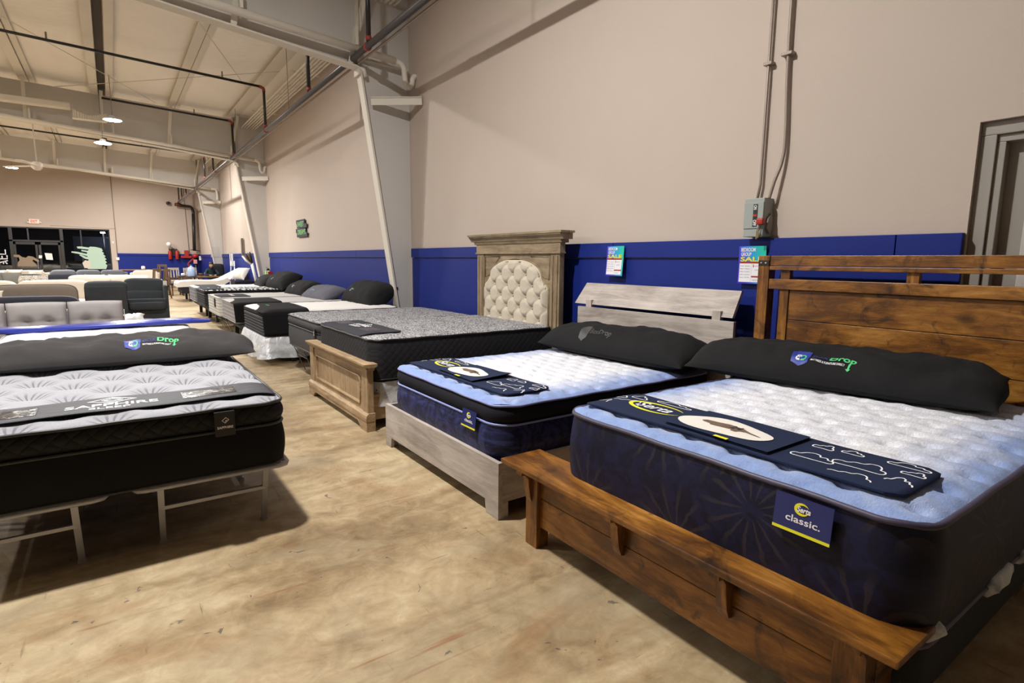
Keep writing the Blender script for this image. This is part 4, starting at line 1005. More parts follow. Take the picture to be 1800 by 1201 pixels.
for i in range(ny+1):
    for j in range(nz+1):
        y=yc-W2/2+W2*i/ny; z=.62+(1.515-.62)*j/nz
        d_=pdist(y,z); ins=inside(y,z)
        if ins or d_<.022:
            e=min(1,d_/.05) if ins else 0; idx[i,j]=len(vs); vs.append((hx+.012-.075*e**.5+tuftz(y,z)*e*.9 if ins else hx+.012,y,z))
for i in range(ny):
    for j in range(nz):
        q=[(i,j),(i+1,j),(i+1,j+1),(i,j+1)]
        if all(k in idx for k in q): fs.append([idx[k] for k in q])
MB().add(vs,fs,True).build('tufted_upholstery',fabric('cream linen',S(196,186,168),.08,.4,350),bed); up_=bed.children[-1]
m=MB()
for j in range(1,8):
    for i in range(-3,4):
        z=.60+.125*j; y=yc+(i+.5*(j%2))*.25
        if inside(y,z) and pdist(y,z)>.05: m.sup((hx-.030,y,z),(.008,.013,.013),1,1,6,10)
m.build('tufting_button',fabric('cream button',S(180,168,150),.05,.2,300),[c for c in bed.children if c.name.startswith('tufted')][0])
m=MB(); 
CC=[p for p in arch(.03,40) if p[1]>.6]
pts=[]
for i in range(len(CC)-1):
    d=math.dist(CC[i],CC[i+1]); k=max(1,int(d/.026))
    for q in range(k): pts.append((CC[i][0]+(CC[i+1][0]-CC[i][0])*q/k,CC[i][1]+(CC[i+1][1]-CC[i][1])*q/k))
for y,z in pts: m.sup((hx-.028,y,z),(.008,.006,.006),1,1,4,8)
m.build('nailhead_trim',flat('pewter nailheads',S(150,140,120),.35,.6),bed)
# mattress 3
LT,WT=2.05,1.55
trad_top=m_swirl('grey and black swirl knit',S(176,176,178),S(88,88,92),8,16,.36)
fd=foundation('plastic wrapped foundation showing inside the oak bed',(1.84,5.42,0),0,1.98,1.5,.32,.425,flat('black box cloth',S(40,40,44),.7))
o=MB(); vs,fs,_=side_rings(2.0,1.52,.08,[(.20,-.03),(.26,-.02),(.33,-.012),(.42,-.012)],.008); o.add(vs,fs,True).build('plastic_wrap',plastic,fd)
mattress('black bordered mattress with grey swirl top in the oak bed',(1.80,5.42,0),0,LT,WT,.43,.795,.025,trad_top,m_diamond('black quilted border',S(32,32,36),.07,.25),flat('black piping',S(24,24,28),.5),tuft_soft,step=.03,r=.12,bulge=.012,group='grey swirl mattresses')
zfT=lambda s,t:.795+crown(s,t,LT,WT,.025)
rt,mp=runner('black runner with pale lettering on the mattress in the oak bed',(1.80,5.42,0),0,.0,.42,-.50,.765,zfT,gfab)
gm=lambda e:(lambda x,y:mp(.03+y,.765-x,e))
decal([shift(text2d('SAPPHIRE',.36,.07,.03),.42,.20),shift(text2d('SLEEP',.24,.05,.03),.48,.13)],gm(0),whitetxt,rt,'logo_lettering')
decal([ribbon([(.52,.30),(.60,.34),(.68,.30),(.60,.26)],.012,True),ribbon([(.56,.30),(.60,.32),(.64,.30)],.010)],gm(0),whitetxt,rt,'logo_diamond')
win=NT('clear window pocket'); nz_=win.noise(win.coord(),12,4,.6,2); win.p(Base_Color=S(58,56,56),Roughness=.16); win.bump(nz_,.5,.01); pocket=win.m
decal([rect2(.10,.10,.36,.26)],gm(0),pocket,rt,'clear_pocket'); decal([rect2(.84,.10,1.08,.26)],gm(0),pocket,rt,'clear_pocket')

# ---------- metal folding platform frame
def platform(lab,loc,rz,L,W,z,mat,group=None,lw=1.0,name='metal_bed_frame'):
    t=thing(name,lab,'bed frame',loc,rz,group)
    for k,(a,b_) in enumerate(((-W/2,-.06),(.06,W/2))):
        r=.045
        P=[(0.0,a+r,z),(0.0,b_-r,z),(.012,b_-.012,z),(r,b_,z),(L-r,b_,z),(L,b_-r,z),(L,a+r,z),(L-r,a,z),(r,a,z),(.012,a+.012,z)]
        m=MB().tube(P,.0165,8,closed=True); 
        for q in range(1,8): m.bar((.0+L*q/8,a,z),(L*q/8,b_,z),.02,.012)
        m.build('deck_frame',mat,t)
        for x in (.0,L/2-.04,L/2+.04,L):
            for y,o_ in ((a+.13,0),(b_-.13 if k==0 else b_-.13,0)):
                pass
            ys=(a+.12,b_-.105)
            xl=x+(.13 if x<L/2-.05 else -.10); xc=x+(xl-x)*.36
            for y in ys: MB().bar((xl,y,0.012),(x,y,z-.01),.028*lw,.018*lw).box(xl-.012*lw,xl+.012*lw,y-.018*lw,y+.018*lw,0,.014).build('leg',mat,t)
            MB().bar((xc,ys[0],z*.64),(xc,ys[1],z*.64),.02*lw,.018*lw).build('cross_bar',mat,t)
    return t
gmet=flat('light grey metal',S(168,168,174),.4,.3)

# ---------- 4. second grey swirl mattress on a metal frame
platform('thin metal frame under the grey swirl mattress without a headboard',(1.93,7.17,0),0,2.0,1.5,.345,flat('thin dull metal',S(120,120,124),.4,.4),'metal platform frames',.5)
sd=NT('charcoal knit border'); sd.p(Base_Color=S(62,62,66),Roughness=.8); sd.bump(sd.noise(sd.coord(),300,2),.4,.002)
m4=mattress('grey swirl pillow top mattress between the oak bed and the nearest steel frame',(1.88,7.17,0),0,2.03,1.52,.365,.765,.03,trad_top,sd.m,flat('dark piping',S(30,30,34),.5),tuft_soft,step=.035,r=.14,pillowtop=.12,group='grey swirl mattresses')
MB().box(-.026,-.016,-.62,-.55,.58,.70,.002).build('brand_label',dark,m4); decal([text2d('S',.03,.05,.02)],lambda u,v:(-.0275,-.57-u,.62+v),whitetxt,m4,'logo_lettering')

# ---------- 5. black mattress with white top on plastic wrapped foundation
t=thing('low_bed_frame','dark low bed frame under the plastic wrapped foundation','bed frame',(1.75,9.15,0))
MB().box(0.03,1.95,-.7,.7,.165,.195).build('deck_frame',dark,t)
for x,y in ((.35,-.6),(.35,.6),(1.8,-.6),(1.8,.6),(.12,-.25),(.12,.3)): MB().box(x-.03,x+.03,y-.03,y+.03,0,.166).build('leg',dark,t)
fd=foundation('foundation wrapped in loose clear plastic under the thick black mattress',(1.68,9.15,0),0,1.98,1.52,.20,.40,flat('white foundation ticking',S(196,196,200),.7))
def skirt(parent,L,W,prof,wob,seed):
    o_=outline(L,W,.06); n=len(o_); vs=[];fs=[]
    for k,(z,out) in enumerate(prof):
        for i,(x,y) in enumerate(o_):
            a=o_[i-1]; b=o_[(i+1)%n]; tx,ty=b[0]-a[0],b[1]-a[1]; l=math.hypot(tx,ty); nx,ny=ty/l,-tx/l
            w_=out+wob*(k/len(prof))*(noise.noise((x*6+seed,y*6,z*3))*2); zz=z+.03*noise.noise((x*4+seed,y*4,9))*(k/len(prof))
            vs.append((x+nx*w_,y+ny*w_,zz))
    for k in range(len(prof)-1):
        for i in range(n): fs.append((k*n+i,k*n+(i+1)%n,(k+1)*n+(i+1)%n,(k+1)*n+i))
    MB().add(vs,fs,True).build('plastic_wrap',plastic,parent)
skirt(fd,1.98,1.52,[(.405,.01),(.36,.03),(.30,.05),(.22,.075),(.15,.10),(.10,.11)],.05,1)
m5=mattress('thick black channelled mattress with a bright white top on the wrapped foundation',(1.69,9.15,0),0,2.03,1.55,.405,.74,.04,fabric('bright white knit top',S(232,230,228),.04,.4,200),fabric('dark grey channelled border',S(66,66,70),.1,.4,300),flat('black piping',S(24,24,28),.5),tuft_soft,step=.035,r=.12,chan=(6,.014),pillowtop=.07,bandm=sidek)
def drape(lab,loc,s0,s1,W,zt,zlow,mat,cr,L,t0=None,sidehang=True,footh=0.0,group=None):
    """black cover over the foot end that hangs down the near side"""
    t=thing('foot_cover',lab,'bed cover',loc,0,group); b=MB()
    hw=W/2+.022; t1=t0 if t0 is not None else W/2-.1
    path=[(t1-(t1+hw-.07)*k/12,None) for k in range(13)]
    def fn(u,v):
        s=s0+.17*max(0,1-v*2.0)**.5*(1-u)+(s1-s0)*u+.015*sin(v*7)
        q=v*1.0
        lenT=t1+hw; lenS=zt-zlow; tot=lenT+lenS; d=q*tot
        if d<lenT: 
            tt=t1-d; z=zt+crown(min(max(s,.0),L),max(-W/2+.02,min(tt,W/2-.02)),L,W,cr)+.012; return (s,max(tt,-hw),z)
        return (s,-hw-.004*sin(u*14),zt+.012-(d-lenT))
    b.grid(fn,16,40)
    if footh:
        b.grid(lambda u,v:(s0-.001,-hw+(t1+hw)*footh*u,zt+.01-(zt-zlow)*v),8,10)
    o_=b.build('cloth_panel',mat,t)
    md=o_.modifiers.new('thickness','SOLIDIFY'); md.thickness=.006; md.offset=0
    return t
dr=drape('black cover draped over the foot and near side of the thick black mattress',(1.69,9.15,0),-.025,.62,1.55,.74,.41,sidek,.04,2.03,.50)
decal([text2d('BoxDrop',.22,.05,.02)],lambda u,v:(.18+v,.1-u,.74+.04+.02),greentxt,dr,'logo_lettering')

# ---------- 6. light mattresses side by side
basem=fabric('grey upholstered base',S(72,74,80),.1,.3,300)
def adj_base(lab,loc,L,W,z0,z1,legx=(.35,1.6),group=None,mat=basem):
    t=thing('adjustable_bed_base',lab,'bed base',loc,0,group)
    MB().box(0,L,-W/2,W/2,z0,z1,.03).build('deck',mat,t)
    for x in legx:
        for y in (-W/2+.12,W/2-.12): MB().box(x-.035,x+.035,y-.035,y+.035,0,z0).build('leg',dark,t)
    return t
adj_base('grey upholstered base with black legs under the draped light mattress',(1.80,11.62,0),1.98,1.42,.245,.345,(.14,1.7),'upholstered bed bases')
m6=mattress('light grey mattress whose foot shows ribbed bands, beside the thick black mattress',(1.72,11.62,0),0,2.03,1.5,.35,.70,.02,fabric('pale grey knit top',S(188,186,184),.06,.3,200),m_diamond('light grey ribbed border',S(150,148,150),.045,.5),flat('grey piping',S(150,150,150),.5),tuft_soft,step=.05,r=.1,chan=(5,.006))
dr=drape('charcoal cover draped over the near side of the ribbed light mattress',(1.72,11.62,0),-.02,.8,1.5,.70,.36,sidek,.02,2.03,.35)
platform('thin metal frame under the off white mattress',(1.80,13.3,0),0,1.98,1.5,.31,flat('thin dull metal',S(120,120,124),.4,.4),'metal platform frames',.5)
cream_side=fabric('off white channelled border',S(190,188,182),.05,.4,250)
m6b=mattress('off white mattress with a dark foot runner, beyond the ribbed light mattress',(1.70,13.36,0),0,2.03,1.62,.33,.70,.02,fabric('pale grey knit top',S(188,186,184)),cream_side,flat('grey piping',S(150,150,150),.5),tuft_soft,step=.05,r=.1,chan=(6,.006))
MB().box(-.02,-.01,-.35,-.22,.50,.68,.002).build('brand_label',dark,m6b)
zf6=lambda s,t:.70+crown(s,t,2.03,1.62,.02)
rt,mp=runner('dark grey runner with pale lettering on the off white mattress',(1.70,13.36,0),0,.05,.62,-.70,.30,zf6,gfab,wav=.002)
decal([text2d('SAPPHIRE',.45,.07,.03)],lambda x,y:mp(.30+y,.1-x,0),whitetxt,rt,'logo_lettering',.1)

# ---------- 7. black patterned pair
adj_base('dark bed base with black legs under the black and white patterned mattress',(1.80,15.45,0),1.98,1.5,.26,.38,(.15,1.7),'upholstered bed bases')
bw=m_swirl('black and white scroll knit',S(225,225,225),S(20,20,22),3.2,7,.62)
m7=mattress('black mattress with a bold black and white scroll top',(1.70,15.45,0),0,2.03,1.58,.385,.745,.03,bw,fabric('black channelled border',S(46,46,50),.1,.4,300),flat('black piping',S(24,24,28),.5),tuft_soft,step=.05,r=.12,chan=(5,.01),pillowtop=.08,bandm=sidek)
rt,mp=runner('black runner on the foot of the scroll patterned mattress',(1.70,15.45,0),0,.02,.42,-.7,.7,lambda s,t:.745+crown(s,t,2.03,1.58,.03),gfab,wav=.003)
decal([text2d('BoxDrop',.3,.06,.02)],lambda x,y:mp(.15+y,.2-x,0),greentxt,rt,'logo_lettering',.1)
adj_base('dark bed base with black legs under the grey mattress beyond the scroll one',(1.80,17.2,0),1.98,1.5,.26,.38,(.15,1.7),'upholstered bed bases')
m7b=mattress('grey bordered mattress with a white top beyond the scroll patterned one',(1.70,17.2,0),0,2.03,1.5,.385,.74,.02,fabric('bright white knit top',S(232,230,228)),fabric('mid grey border',S(104,104,108),.1,.4,300),flat('grey piping',S(150,150,150),.5),tuft_soft,step=.06,r=.12,chan=(4,.008))
rt,mp=runner('dark grey runner on the grey bordered mattress',(1.70,17.2,0),0,.12,.62,-.70,.7,lambda s,t:.74+crown(s,t,2.03,1.5,.02),gfab,wav=.003)

# ---------- black and grey pillows along the wall
def hp(lab,x,y,z,Lp,Wp,H,rx,ry,rz,mat,seed,lg=None,small=True):
    p,f=pillow(lab,(x,y,z),(rx,ry,rz),Lp,Wp,H,mat,seed,'pillow','pillows standing along the blue wall',nu=18,nv=30,wr=.01,flatb=.6)
    if lg: logo(p,f,Lp,Wp,lg[0],lg[1],lg[2],dull=lg[3],small=True)
    return p
gpil=fabric('grey pillow fabric',S(98,98,108),.1,.3,300)
hp('large black pillow with a green logo against the wall behind the thick black mattress',3.58,9.35,.90,1.42,.58,.42,0,-.55,.0,bfab,21,(.20,-.45,.22,False))
hp('grey pillow lying on the head of the ribbed light mattress',3.52,11.72,.80,1.40,.55,.28,0,-.40,.05,gpil,22,(.1,-.5,.22,False))
hp('black pillow with a pale logo left of the grey pillow',3.52,13.2,.82,1.30,.55,.34,0,-.45,.05,bfab,23,(.05,-.5,.2,True))
hp('large black pillow standing at the head of the scroll patterned mattress',3.55,15.1,.92,1.5,.62,.46,0,-.60,.05,bfab,25,(.1,-.45,.24,True))
hp('black pillow at the head of the grey bordered mattress',3.52,16.95,.86,1.3,.55,.34,0,-.50,-.05,bfab,26,(.05,-.5,.2,True))

# ---------- 8. white adjustable bed
t=adj_base('dark adjustable base holding the raised white mattress',(1.9,23.1,0),2.0,1.45,.28,.50,(.25,.9,1.7),None,fabric('charcoal base fabric',S(44,42,46),.1,.3,300))
t=thing('adjustable_mattress','white foam mattress with its head end raised on the adjustable base','mattress',(1.78,23.1,0))
P=[(0,.50),(.0,.63),(.08,.69),(.5,.72),(1.2,.70),(1.45,.76),(2.12,1.12),(2.2,1.12),(2.22,1.04),(1.5,.60),(1.4,.54),(1.2,.52),(.5,.52)]
pts=[(x,z) for x,z in P]; MB().prism(pts,-.74,.74,axis=1).build('foam_body',fabric('white foam cover',S(222,218,212),.04,.2,150),t)
p,f=pillow('white pillow with green print lying on the adjustable bed',(3.55,22.55,.86),(0,-.45,.1),.85,.45,.24,white,31,'pillow',None,nu=14,nv=24)
decal([text2d('dream',.3,.1,.02)],lambda u,v:(lambda q:q+Vector((-.01,0,.006)))(f(-.2+v*2,(.15-u)/.42,1)),greentxt,p,'logo_lettering',.1)
p,f=pillow('white pillow propped upright nearest the middle steel frame',(3.62,21.3,.98),(0,-1.0,.35),.70,.45,.26,fabric('white pillow cloth',S(216,214,208),.04,.3,200),32,'pillow',None,nu=14,nv=24)
tag(MB().box(3.35,4.0,20.9,21.7,.0,.74,.02).build('storage_cube',fabric('black storage cloth',S(30,30,34),.1,.3,200)),'black box beneath the propped white pillow','box')

# ---------- left sapphire bed
platform('light grey folding metal frame under the foreground left mattress',(-.05,3.215,0),PI/2,1.98,1.565,.352,gmet,'metal platform frames')
LS,WS=2.03,1.54
sap_top=m_lattice('silver grey petal knit',S(160,160,166),S(108,108,116),.26,7)
ms=mattress('silver grey tufted pillow top mattress with a black border, foreground left',(-.05,3.185,0),PI/2,LS,WS,.365,.722,.035,sap_top,sidek,flat('black cord piping',S(40,40,42),.4),tuft_lat(.26,.042,.006),step=.018,r=.10,pillowtop=.118,bandm=m_diamond('black diamond quilted band',S(26,26,28),.075,.9),bulge=.016)
lb=MB().box(-.034,-.020,-.515,-.42,.585,.715,.002).build('brand_label',flat('black satin label',S(24,24,27),.5),ms)
decal([shift(text2d('SAPPHIRE',.075,.014,.03),.010,.040)],lambda u,v:(-.0355,-.42-u,.585+v),whitetxt,lb,'logo_lettering')
decal([ribbon([(.048,.070),(.066,.086),(.052,.098),(.034,.083)],.004,True),ribbon([(.048,.078),(.056,.085)],.004)],lambda u,v:(-.0355,-.42-u,.585+v),whitetxt,lb,'logo_diamond')
zfS=lambda s,t:.722+crown(s,t,LS,WS,.035)
satin=NT('charcoal satin'); satin.p(Base_Color=S(56,56,62),Roughness=.6); satin.bump(satin.noise(satin.coord((3,1,1)),5,4,.6,1),.35,.02)
rt,mp=runner('charcoal satin runner with white lettering and clear pockets, foreground left bed',(-.05,3.185,0),PI/2,.10,.40,-.755,.755,zfS,satin.m,r=.01,th=.004,wav=.006)
# text runs toward world +X = local -t
gs=lambda e:(lambda x,y:mp(.10+y,.755-x,e))
decal([shift(text2d('SAPPHIRE',.385,.060,.014),.565,.088),shift(text2d('SLEEP',.17,.036,.01),.66,.036)],gs(0),whitetxt,rt,'logo_lettering')
D_=[(.655,.215),(.755,.275),(.855,.215),(.755,.155)]
decal([ribbon(D_,.014,True),ribbon([(.71,.215),(.755,.243),(.79,.222)],.011),ribbon([(.80,.215),(.755,.188),(.72,.208)],.011)],gs(0),whitetxt,rt,'logo_diamond')
for a in (.20,1.06): decal([rect2(a,.07,a+.26,.235)],gs(0),pocket,rt,'clear_pocket'); decal([ribbon([(a,.07),(a+.26,.07),(a+.26,.235),(a,.235)],.004,True)],gs(.0005),dark,rt,'pocket_seam')
p,f=pillow('long charcoal body pillow with a blue and green logo, foreground left bed',(.03,4.88,.815),(0,0,0),1.70,.50,.25,fabric('charcoal velour',S(62,60,60),.15,.3,300),41,'body pillow','long body pillows',wr=.016)
p.rotation_euler=(0,-.10,PI/2-.03)
logo(p,f,1.70,.50,-.17,-.62,.34)

# ---------- white bed behind, with blue wrapped board
foundation('low foundation under the white mattress behind the foreground left bed',(-.12,5.47,0),PI/2,2.0,1.5,.0,.40,flat('grey foundation cloth',S(70,72,84),.8))
marble=NT('white knit with faint veins'); marble.p(Base_Color=marble.mix(marble.ramp(marble.noise(marble.coord(),6,5,.7,3),[(.5,(0,0,0)),(.56,(.5,.5,.5)),(.6,(0,0,0))]),S(228,226,226),S(170,168,170)),Roughness=.8)
mattress('white veined mattress behind the foreground left bed',(-.12,5.45,0),PI/2,2.03,1.54,.41,.735,.02,marble.m,fabric('white knit border',S(214,212,212),.05,.3,200),flat('grey piping',S(150,150,150),.5),tuft_soft,step=.05,r=.1)
bv=flat('glossy blue vinyl',S(52,66,170),.18)
t=thing('blue_vinyl_board','long glossy blue vinyl covered board across the white mattress','board',(-.15,7.36,.755))
b=MB(); b.sup((0,0,.028),(1.05,.14,.028),.5,.25,14,40,fn=lambda p:Vector((p.x,p.y,p.z+.012*sin(p.x*3)+.006*noise.noise(p*8)))); b.build('board_body',bv,t)
MB().box(.40,.86,-.06,.10,.052,.064,.004).build('folded_flap',bv,t)

# ================================================================ SOFAS
def sofa(lab,x0,x1,yf,yb,h,mat,cm,n,face=-1,group=None,tuft=False,arm=.16,armh=.6,name='sofa',ct=None,arms=(1,1),pipe=None):
    """occupies x0..x1; yf front edge of seat, yb rear; face -1 = seat toward the camera"""
    t=thing(name,lab,'sofa',((x0+x1)/2,(yf+yb)/2,0),0,group); hw=(x1-x0)/2; d=abs(yb-yf)/2; s=1 if face<0 else -1
    def Y(a): return s*a
    def bx_(m,xa,xb,ya,yb_,za,zb,bev): 
        a,b_=sorted((Y(ya),Y(yb_))); return m.box(xa,xb,a,b_,za,zb,bev)
    bx_(MB(),-hw,hw,-d+.03,d-.03,.06,.32,.03).build('base',mat,t)
    bx_(MB(),-hw+.01,hw-.01,d-.22,d,.1,h-.10,.06).build('back_frame',mat,t)
    if arms[0]: bx_(MB(),-hw,-hw+arm,-d+.02,d-.05,.08,armh,.05).build('arm',mat,t)
    if arms[1]: bx_(MB(),hw-arm,hw,-d+.02,d-.05,.08,armh,.05).build('arm',mat,t)
    xa=-hw+(arm if arms[0] else 0); xb=hw-(arm if arms[1] else 0); w=(xb-xa)/n
    for k in range(n):
        cx=xa+w*(k+.5)
        MB().sup((cx,Y(-.10),.39),(w/2-.004,d-.14,.09),.3,.3,12,24).build('seat_cushion',cm,t)
        def fn(p,w=w):
            if tuft:
                for a in (-.25,.25):
                    dd=(p.x-a*w)**2+(p.z-.05)**2
                    if p.y*s<0: p=Vector((p.x,p.y+s*.06*math.exp(-dd/.005)+s*.02*math.exp(-(p.z-.05)**2/.0006),p.z))
            return p+Vector((0,0,.012*noise.noise(p*4+Vector((k*3.1,yb,0)))))
        if tuft:
            hz=(h-.44)/2; b=MB()
            def cf(u,v,sd):
                u=2*u-1; v=2*v-1; e_=(max(0,1-abs(u)**5)*max(0,1-abs(v)**4))**.45
                y_=-.125*e_*sd
                if sd>0: y_+=e_*(.085*sum(math.exp(-(((u-a)*w/2)**2+((v-.12)*hz)**2)/.0035) for a in (-.36,.36))+.022*math.exp(-((v-.12)*hz)**2/.0005)+.012*noise.noise((u*3+k,v*3,7)))
                return (cx+u*(w/2-.004),Y(d-.28)+s*y_,(h+.44)/2+v*hz*(1+.03*(1-u*u)))
            b.grid(lambda u,v:cf(u,v,1),40,28); b.grid(lambda u,v:cf(u,v,-1),40,28,flip=True); b.build('back_cushion',cm,t)
        else: MB().sup((cx,Y(d-.26),(h+.44)/2),(w/2-.003,.12,(h-.44)/2),.42,.3,30,44,fn=fn).build('back_cushion',cm,t)
        if pipe:
            rx,rz=w/2-.012,(h-.46)/2; sg=lambda v,pw:math.copysign(abs(v)**pw,v)
            MB().tube([(cx+rx*sg(cos(a),.3),Y(d-.34),(h+.44)/2+rz*sg(sin(a),.42)) for a in [2*PI*q/40 for q in range(40)]],.007,6,closed=True).build('cushion_piping',pipe,t)
    return t
def smallpillow(lab,x,y,z,L_,W_,H_,rot,mat,seed,group='throw pillows on the sofas'):
    p,f=pillow(lab,(x,y,z),rot,L_,W_,H_,mat,seed,'throw pillow',group,nu=12,nv=16,name='throw_pillow',flatb=.6); return p
lg=fabric('light grey upholstery',S(180,176,177),.05,.3,200); tp=fabric('taupe upholstery',S(138,128,118),.1,.3,200)
dg=fabric('dark slate upholstery',S(62,66,70),.18,.35,120,big=9); ds=fabric('dark blue grey upholstery',S(60,62,72),.15,.3,150)
cr_=fabric('cream boucle upholstery',S(206,196,182),.06,.8,120); crg=fabric('warm grey upholstery',S(176,166,154),.08,.3,200)
sofa('light grey sofa with button tufted back cushions behind the blue board',-3.05,.075,8.05,9.05,.955,lg,lg,3,-1,None,True,.16,.5,arms=(1,0)) if 0 else sofa('light grey sofa with button tufted back cushions behind the blue board',-1.62,.075,8.0,9.0,.955,lg,lg,3,-1,None,True,.12,.5,arms=(0,0))
tag(MB().box(.078,.085,8.55,8.62,.70,.85).build('sale_tag',white),'white hang tag on the end of the light grey sofa','tag')
sofa('sofa with dark blue grey back cushions behind the light grey sofa',-2.6,-.40,9.55,10.5,.96,ds,ds,2,-1,None,False,.05,.5,arms=(0,0),pipe=flat('light sofa piping',S(150,150,154),.6))
sofa('taupe fabric sofa with piped cushions in the third row',-3.2,-.58,13.0,14.2,.985,tp,tp,2,-1,None,False,.05,.6,arms=(0,0),pipe=flat('dark sofa piping',S(86,78,72),.6))
smallpillow('pale cream throw pillow on the dark blue grey sofa at the left edge',-1.95,13.45,.72,.6,.4,.16,(0,-.9,PI/2),cr_,3)
# dark recliner section (right end of that row)
t=thing('recliner','dark slate recliner with a white price tag at the aisle end','recliner',(.565,14.9,0))
MB().box(-.40,.39,-.45,.55,.05,.40,.04).build('base',dg,t)
MB().sup((0,-.20,.46),(.36,.33,.10),.35,.3,12,26).build('seat_cushion',dg,t)
def fnb(p): return Vector((p.x,p.y+.18*p.z,p.z+.01*noise.noise(p*5)))
MB().sup((-.01,.22,.87),(.375,.13,.175),.45,.3,20,36,fn=fnb).build('head_cushion',dg,t)
MB().sup((-.01,.12,.66),(.365,.13,.12),.4,.3,16,36,fn=fnb).build('lumbar_cushion',dg,t)
MB().box(.33,.405,-.40,.5,.08,.90,.06).build('arm',dg,t)
MB().box(-.38,.36,-.46,-.38,.30,.62,.06).build('footrest',dg,t)
MB().box(.34,.415,-.06,-.05,.86,.99).build('price_tag',white,t)
t=thing('sectional_wedge','dark slate sectional piece beside the recliner, seen from its back','sofa',(-.13,14.2,0))
MB().box(-.36,.34,-.25,.35,.05,.96,.06).build('back_frame',dg,t); MB().sup((0,-.02,.90),(.36,.22,.12),.5,.3,14,30).build('back_cushion',dg,t)
tag(MB().sup((-.30,10.9,.36),(.25,.28,.36),.35,.4,16,24).build('ottoman',fabric('grey suede',S(112,110,112),.1,.3,200)),'rounded grey ottoman beyond the light grey sofa','ottoman')
smallpillow('small white pillow just beyond the light grey sofa and board',.20,9.5,.66,.22,.2,.1,(0,-.3,PI/2),white,8)
tag(MB().sup((.30,9.6,.31),(.19,.28,.31),.35,.4,16,24).build('ottoman',fabric('grey suede',S(112,110,112))),'grey ottoman carrying the small white pillow','ottoman')
# cream sofas behind
sofa('cream sofa seen over the taupe sofa',-4.6,-.50,16.9,17.9,.945,crg,cr_,3,-1,None,False,.1,.6,arms=(0,0))
t=thing('loveseat','cream loveseat seen from behind, beyond the dark recliner','sofa',(.0,19.6,0))
MB().box(-1.0,.85,-.4,.4,.05,.62,.05).build('base',crg,t); MB().box(-1.0,.85,-.42,-.2,.3,.78,.07).build('back_frame',crg,t)
MB().box(-1.0,.85,-.43,-.41,.70,.715).build('trim_welt',cr_,t)
for k in range(2): MB().sup((-.53+.92*k,-.24,.88),(.47,.17,.13),.5,.4,14,26,fn=lambda p:p+Vector((0,0,.02*noise.noise(p*5)))).build('back_cushion',cr_,t)
sofa('dark grey sofa in the far left rows with a leopard print pillow',-3.6,-.8,22.6,23.6,.95,ds,ds,3,-1,None,False,.1,.6)
for k,(x,s_) in enumerate(((-3.35,1),(-3.05,2),(-2.75,3),(-2.5,4))):
    smallpillow(['leftmost of four leaning olive grey pillows on the far sofa','second of four leaning olive grey pillows on the far sofa','third of four leaning olive grey pillows on the far sofa','rightmost of four leaning olive grey pillows on the far sofa'][k],x,22.95,.76+.015*k,.5,.45,.16,(0,-1.1,PI/2+.5),fabric('olive grey cloth',S(112,110,104),.1,.3,200),s_)
smallpillow('cream pillow with dark specks on the far dark grey sofa',-2.05,22.95,.77,.75,.34,.15,(0,-1.0,PI/2),m_swirl('specked cream cloth',S(214,206,192),S(90,84,80),9,12,.3),5)
sofa('blue grey sofa near the storefront glass',-2.2,.55,28.6,29.6,.98,fabric('blue grey upholstery',S(116,118,126),.08,.3,200),fabric('blue grey upholstery',S(116,118,126)),3,-1,None,False,.15,.6)
sofa('white tufted sofa along the storefront at the far left',-5.6,-2.0,27.6,28.6,.98,cr_,cr_,4,-1,None,False,.15,.6)
t=sofa('cream sofa with a woven throw beside the far table',.55,1.62,26.6,27.6,1.0,cr_,fabric('cream shag',S(220,212,198),.08,1.0,60),1,-1,None,False,.1,.65)
for k,(x,y,z) in enumerate(((-.42,19.66,.82),(.115,19.66,.82),(-3.5,28.0,.80),(-3.0,28.0,.82),(-2.4,28.0,.80))):
    smallpillow(['small cream pillow upright on the loveseat row, left one','small cream pillow upright on the loveseat row, right one','ruffled white pillow on the storefront sofa, left one','ruffled white pillow on the storefront sofa, middle one','ruffled white pillow on the storefront sofa, right one'][k],x,y,z,.42,.4,.16,(0,-1.2,PI/2),cr_,k+11)
sofa('low cream sofa at the far left edge of the rows',-5.5,-3.3,19.6,20.6,.90,cr_,cr_,2,-1,None,False,.15,.6)
# rock-like greenery outside is dark; low stone wall
tag(MB().sup((-1.9,FY+3.5,.5),(1.2,.6,.75),.7,.7,10,18,fn=lambda p:p*(1+.2*noise.noise(p*3))).sup((-3.2,FY+4,.3),(1.6,.6,.7),.7,.7,10,18,fn=lambda p:p*(1+.2*noise.noise(p*3))).build('shrub',flat('dark shrub',S(60,62,56),.9)),'dark low shrubs outside the storefront glass','shrub',None,'stuff')

# ================================================================ FAR END FURNITURE
brown=m_wood('brown dining wood',[S(60,42,26),S(84,62,40),S(100,76,50),S(120,92,62)],2,.5,0,1.5,.2)
def dchair(lab,loc,rz,mat,seatm,h=1.0,group=None,slats=3,tilt=(0,0)):
    t=thing('dining_chair',lab,'chair',loc,rz,group); t.rotation_euler=(tilt[0],tilt[1],rz)
    for x in (-.2,.2):
        MB().bar((x,-.2,0),(x,-.2,.45),.04,.04).build('leg',mat,t); MB().bar((x,.26,0),(x,.2,.45),.04,.04).bar((x,.2,.45),(x,.27,h),.04,.035).build('leg',mat,t)
    MB().box(-.23,.23,-.23,.22,.43,.49,.015).build('seat',seatm,t)
    m=MB().bar((-.2,.27,h-.05),(.2,.27,h-.05),.03,.10)
    for k in range(slats): x=-.12+.24*k/max(1,slats-1); m.bar((x,.21,.5),(x,.265,h-.08),.05,.015)
    m.build('backrest',mat,t); return t
dseat=fabric('dark chair seat',S(50,46,46),.1,.3,200)
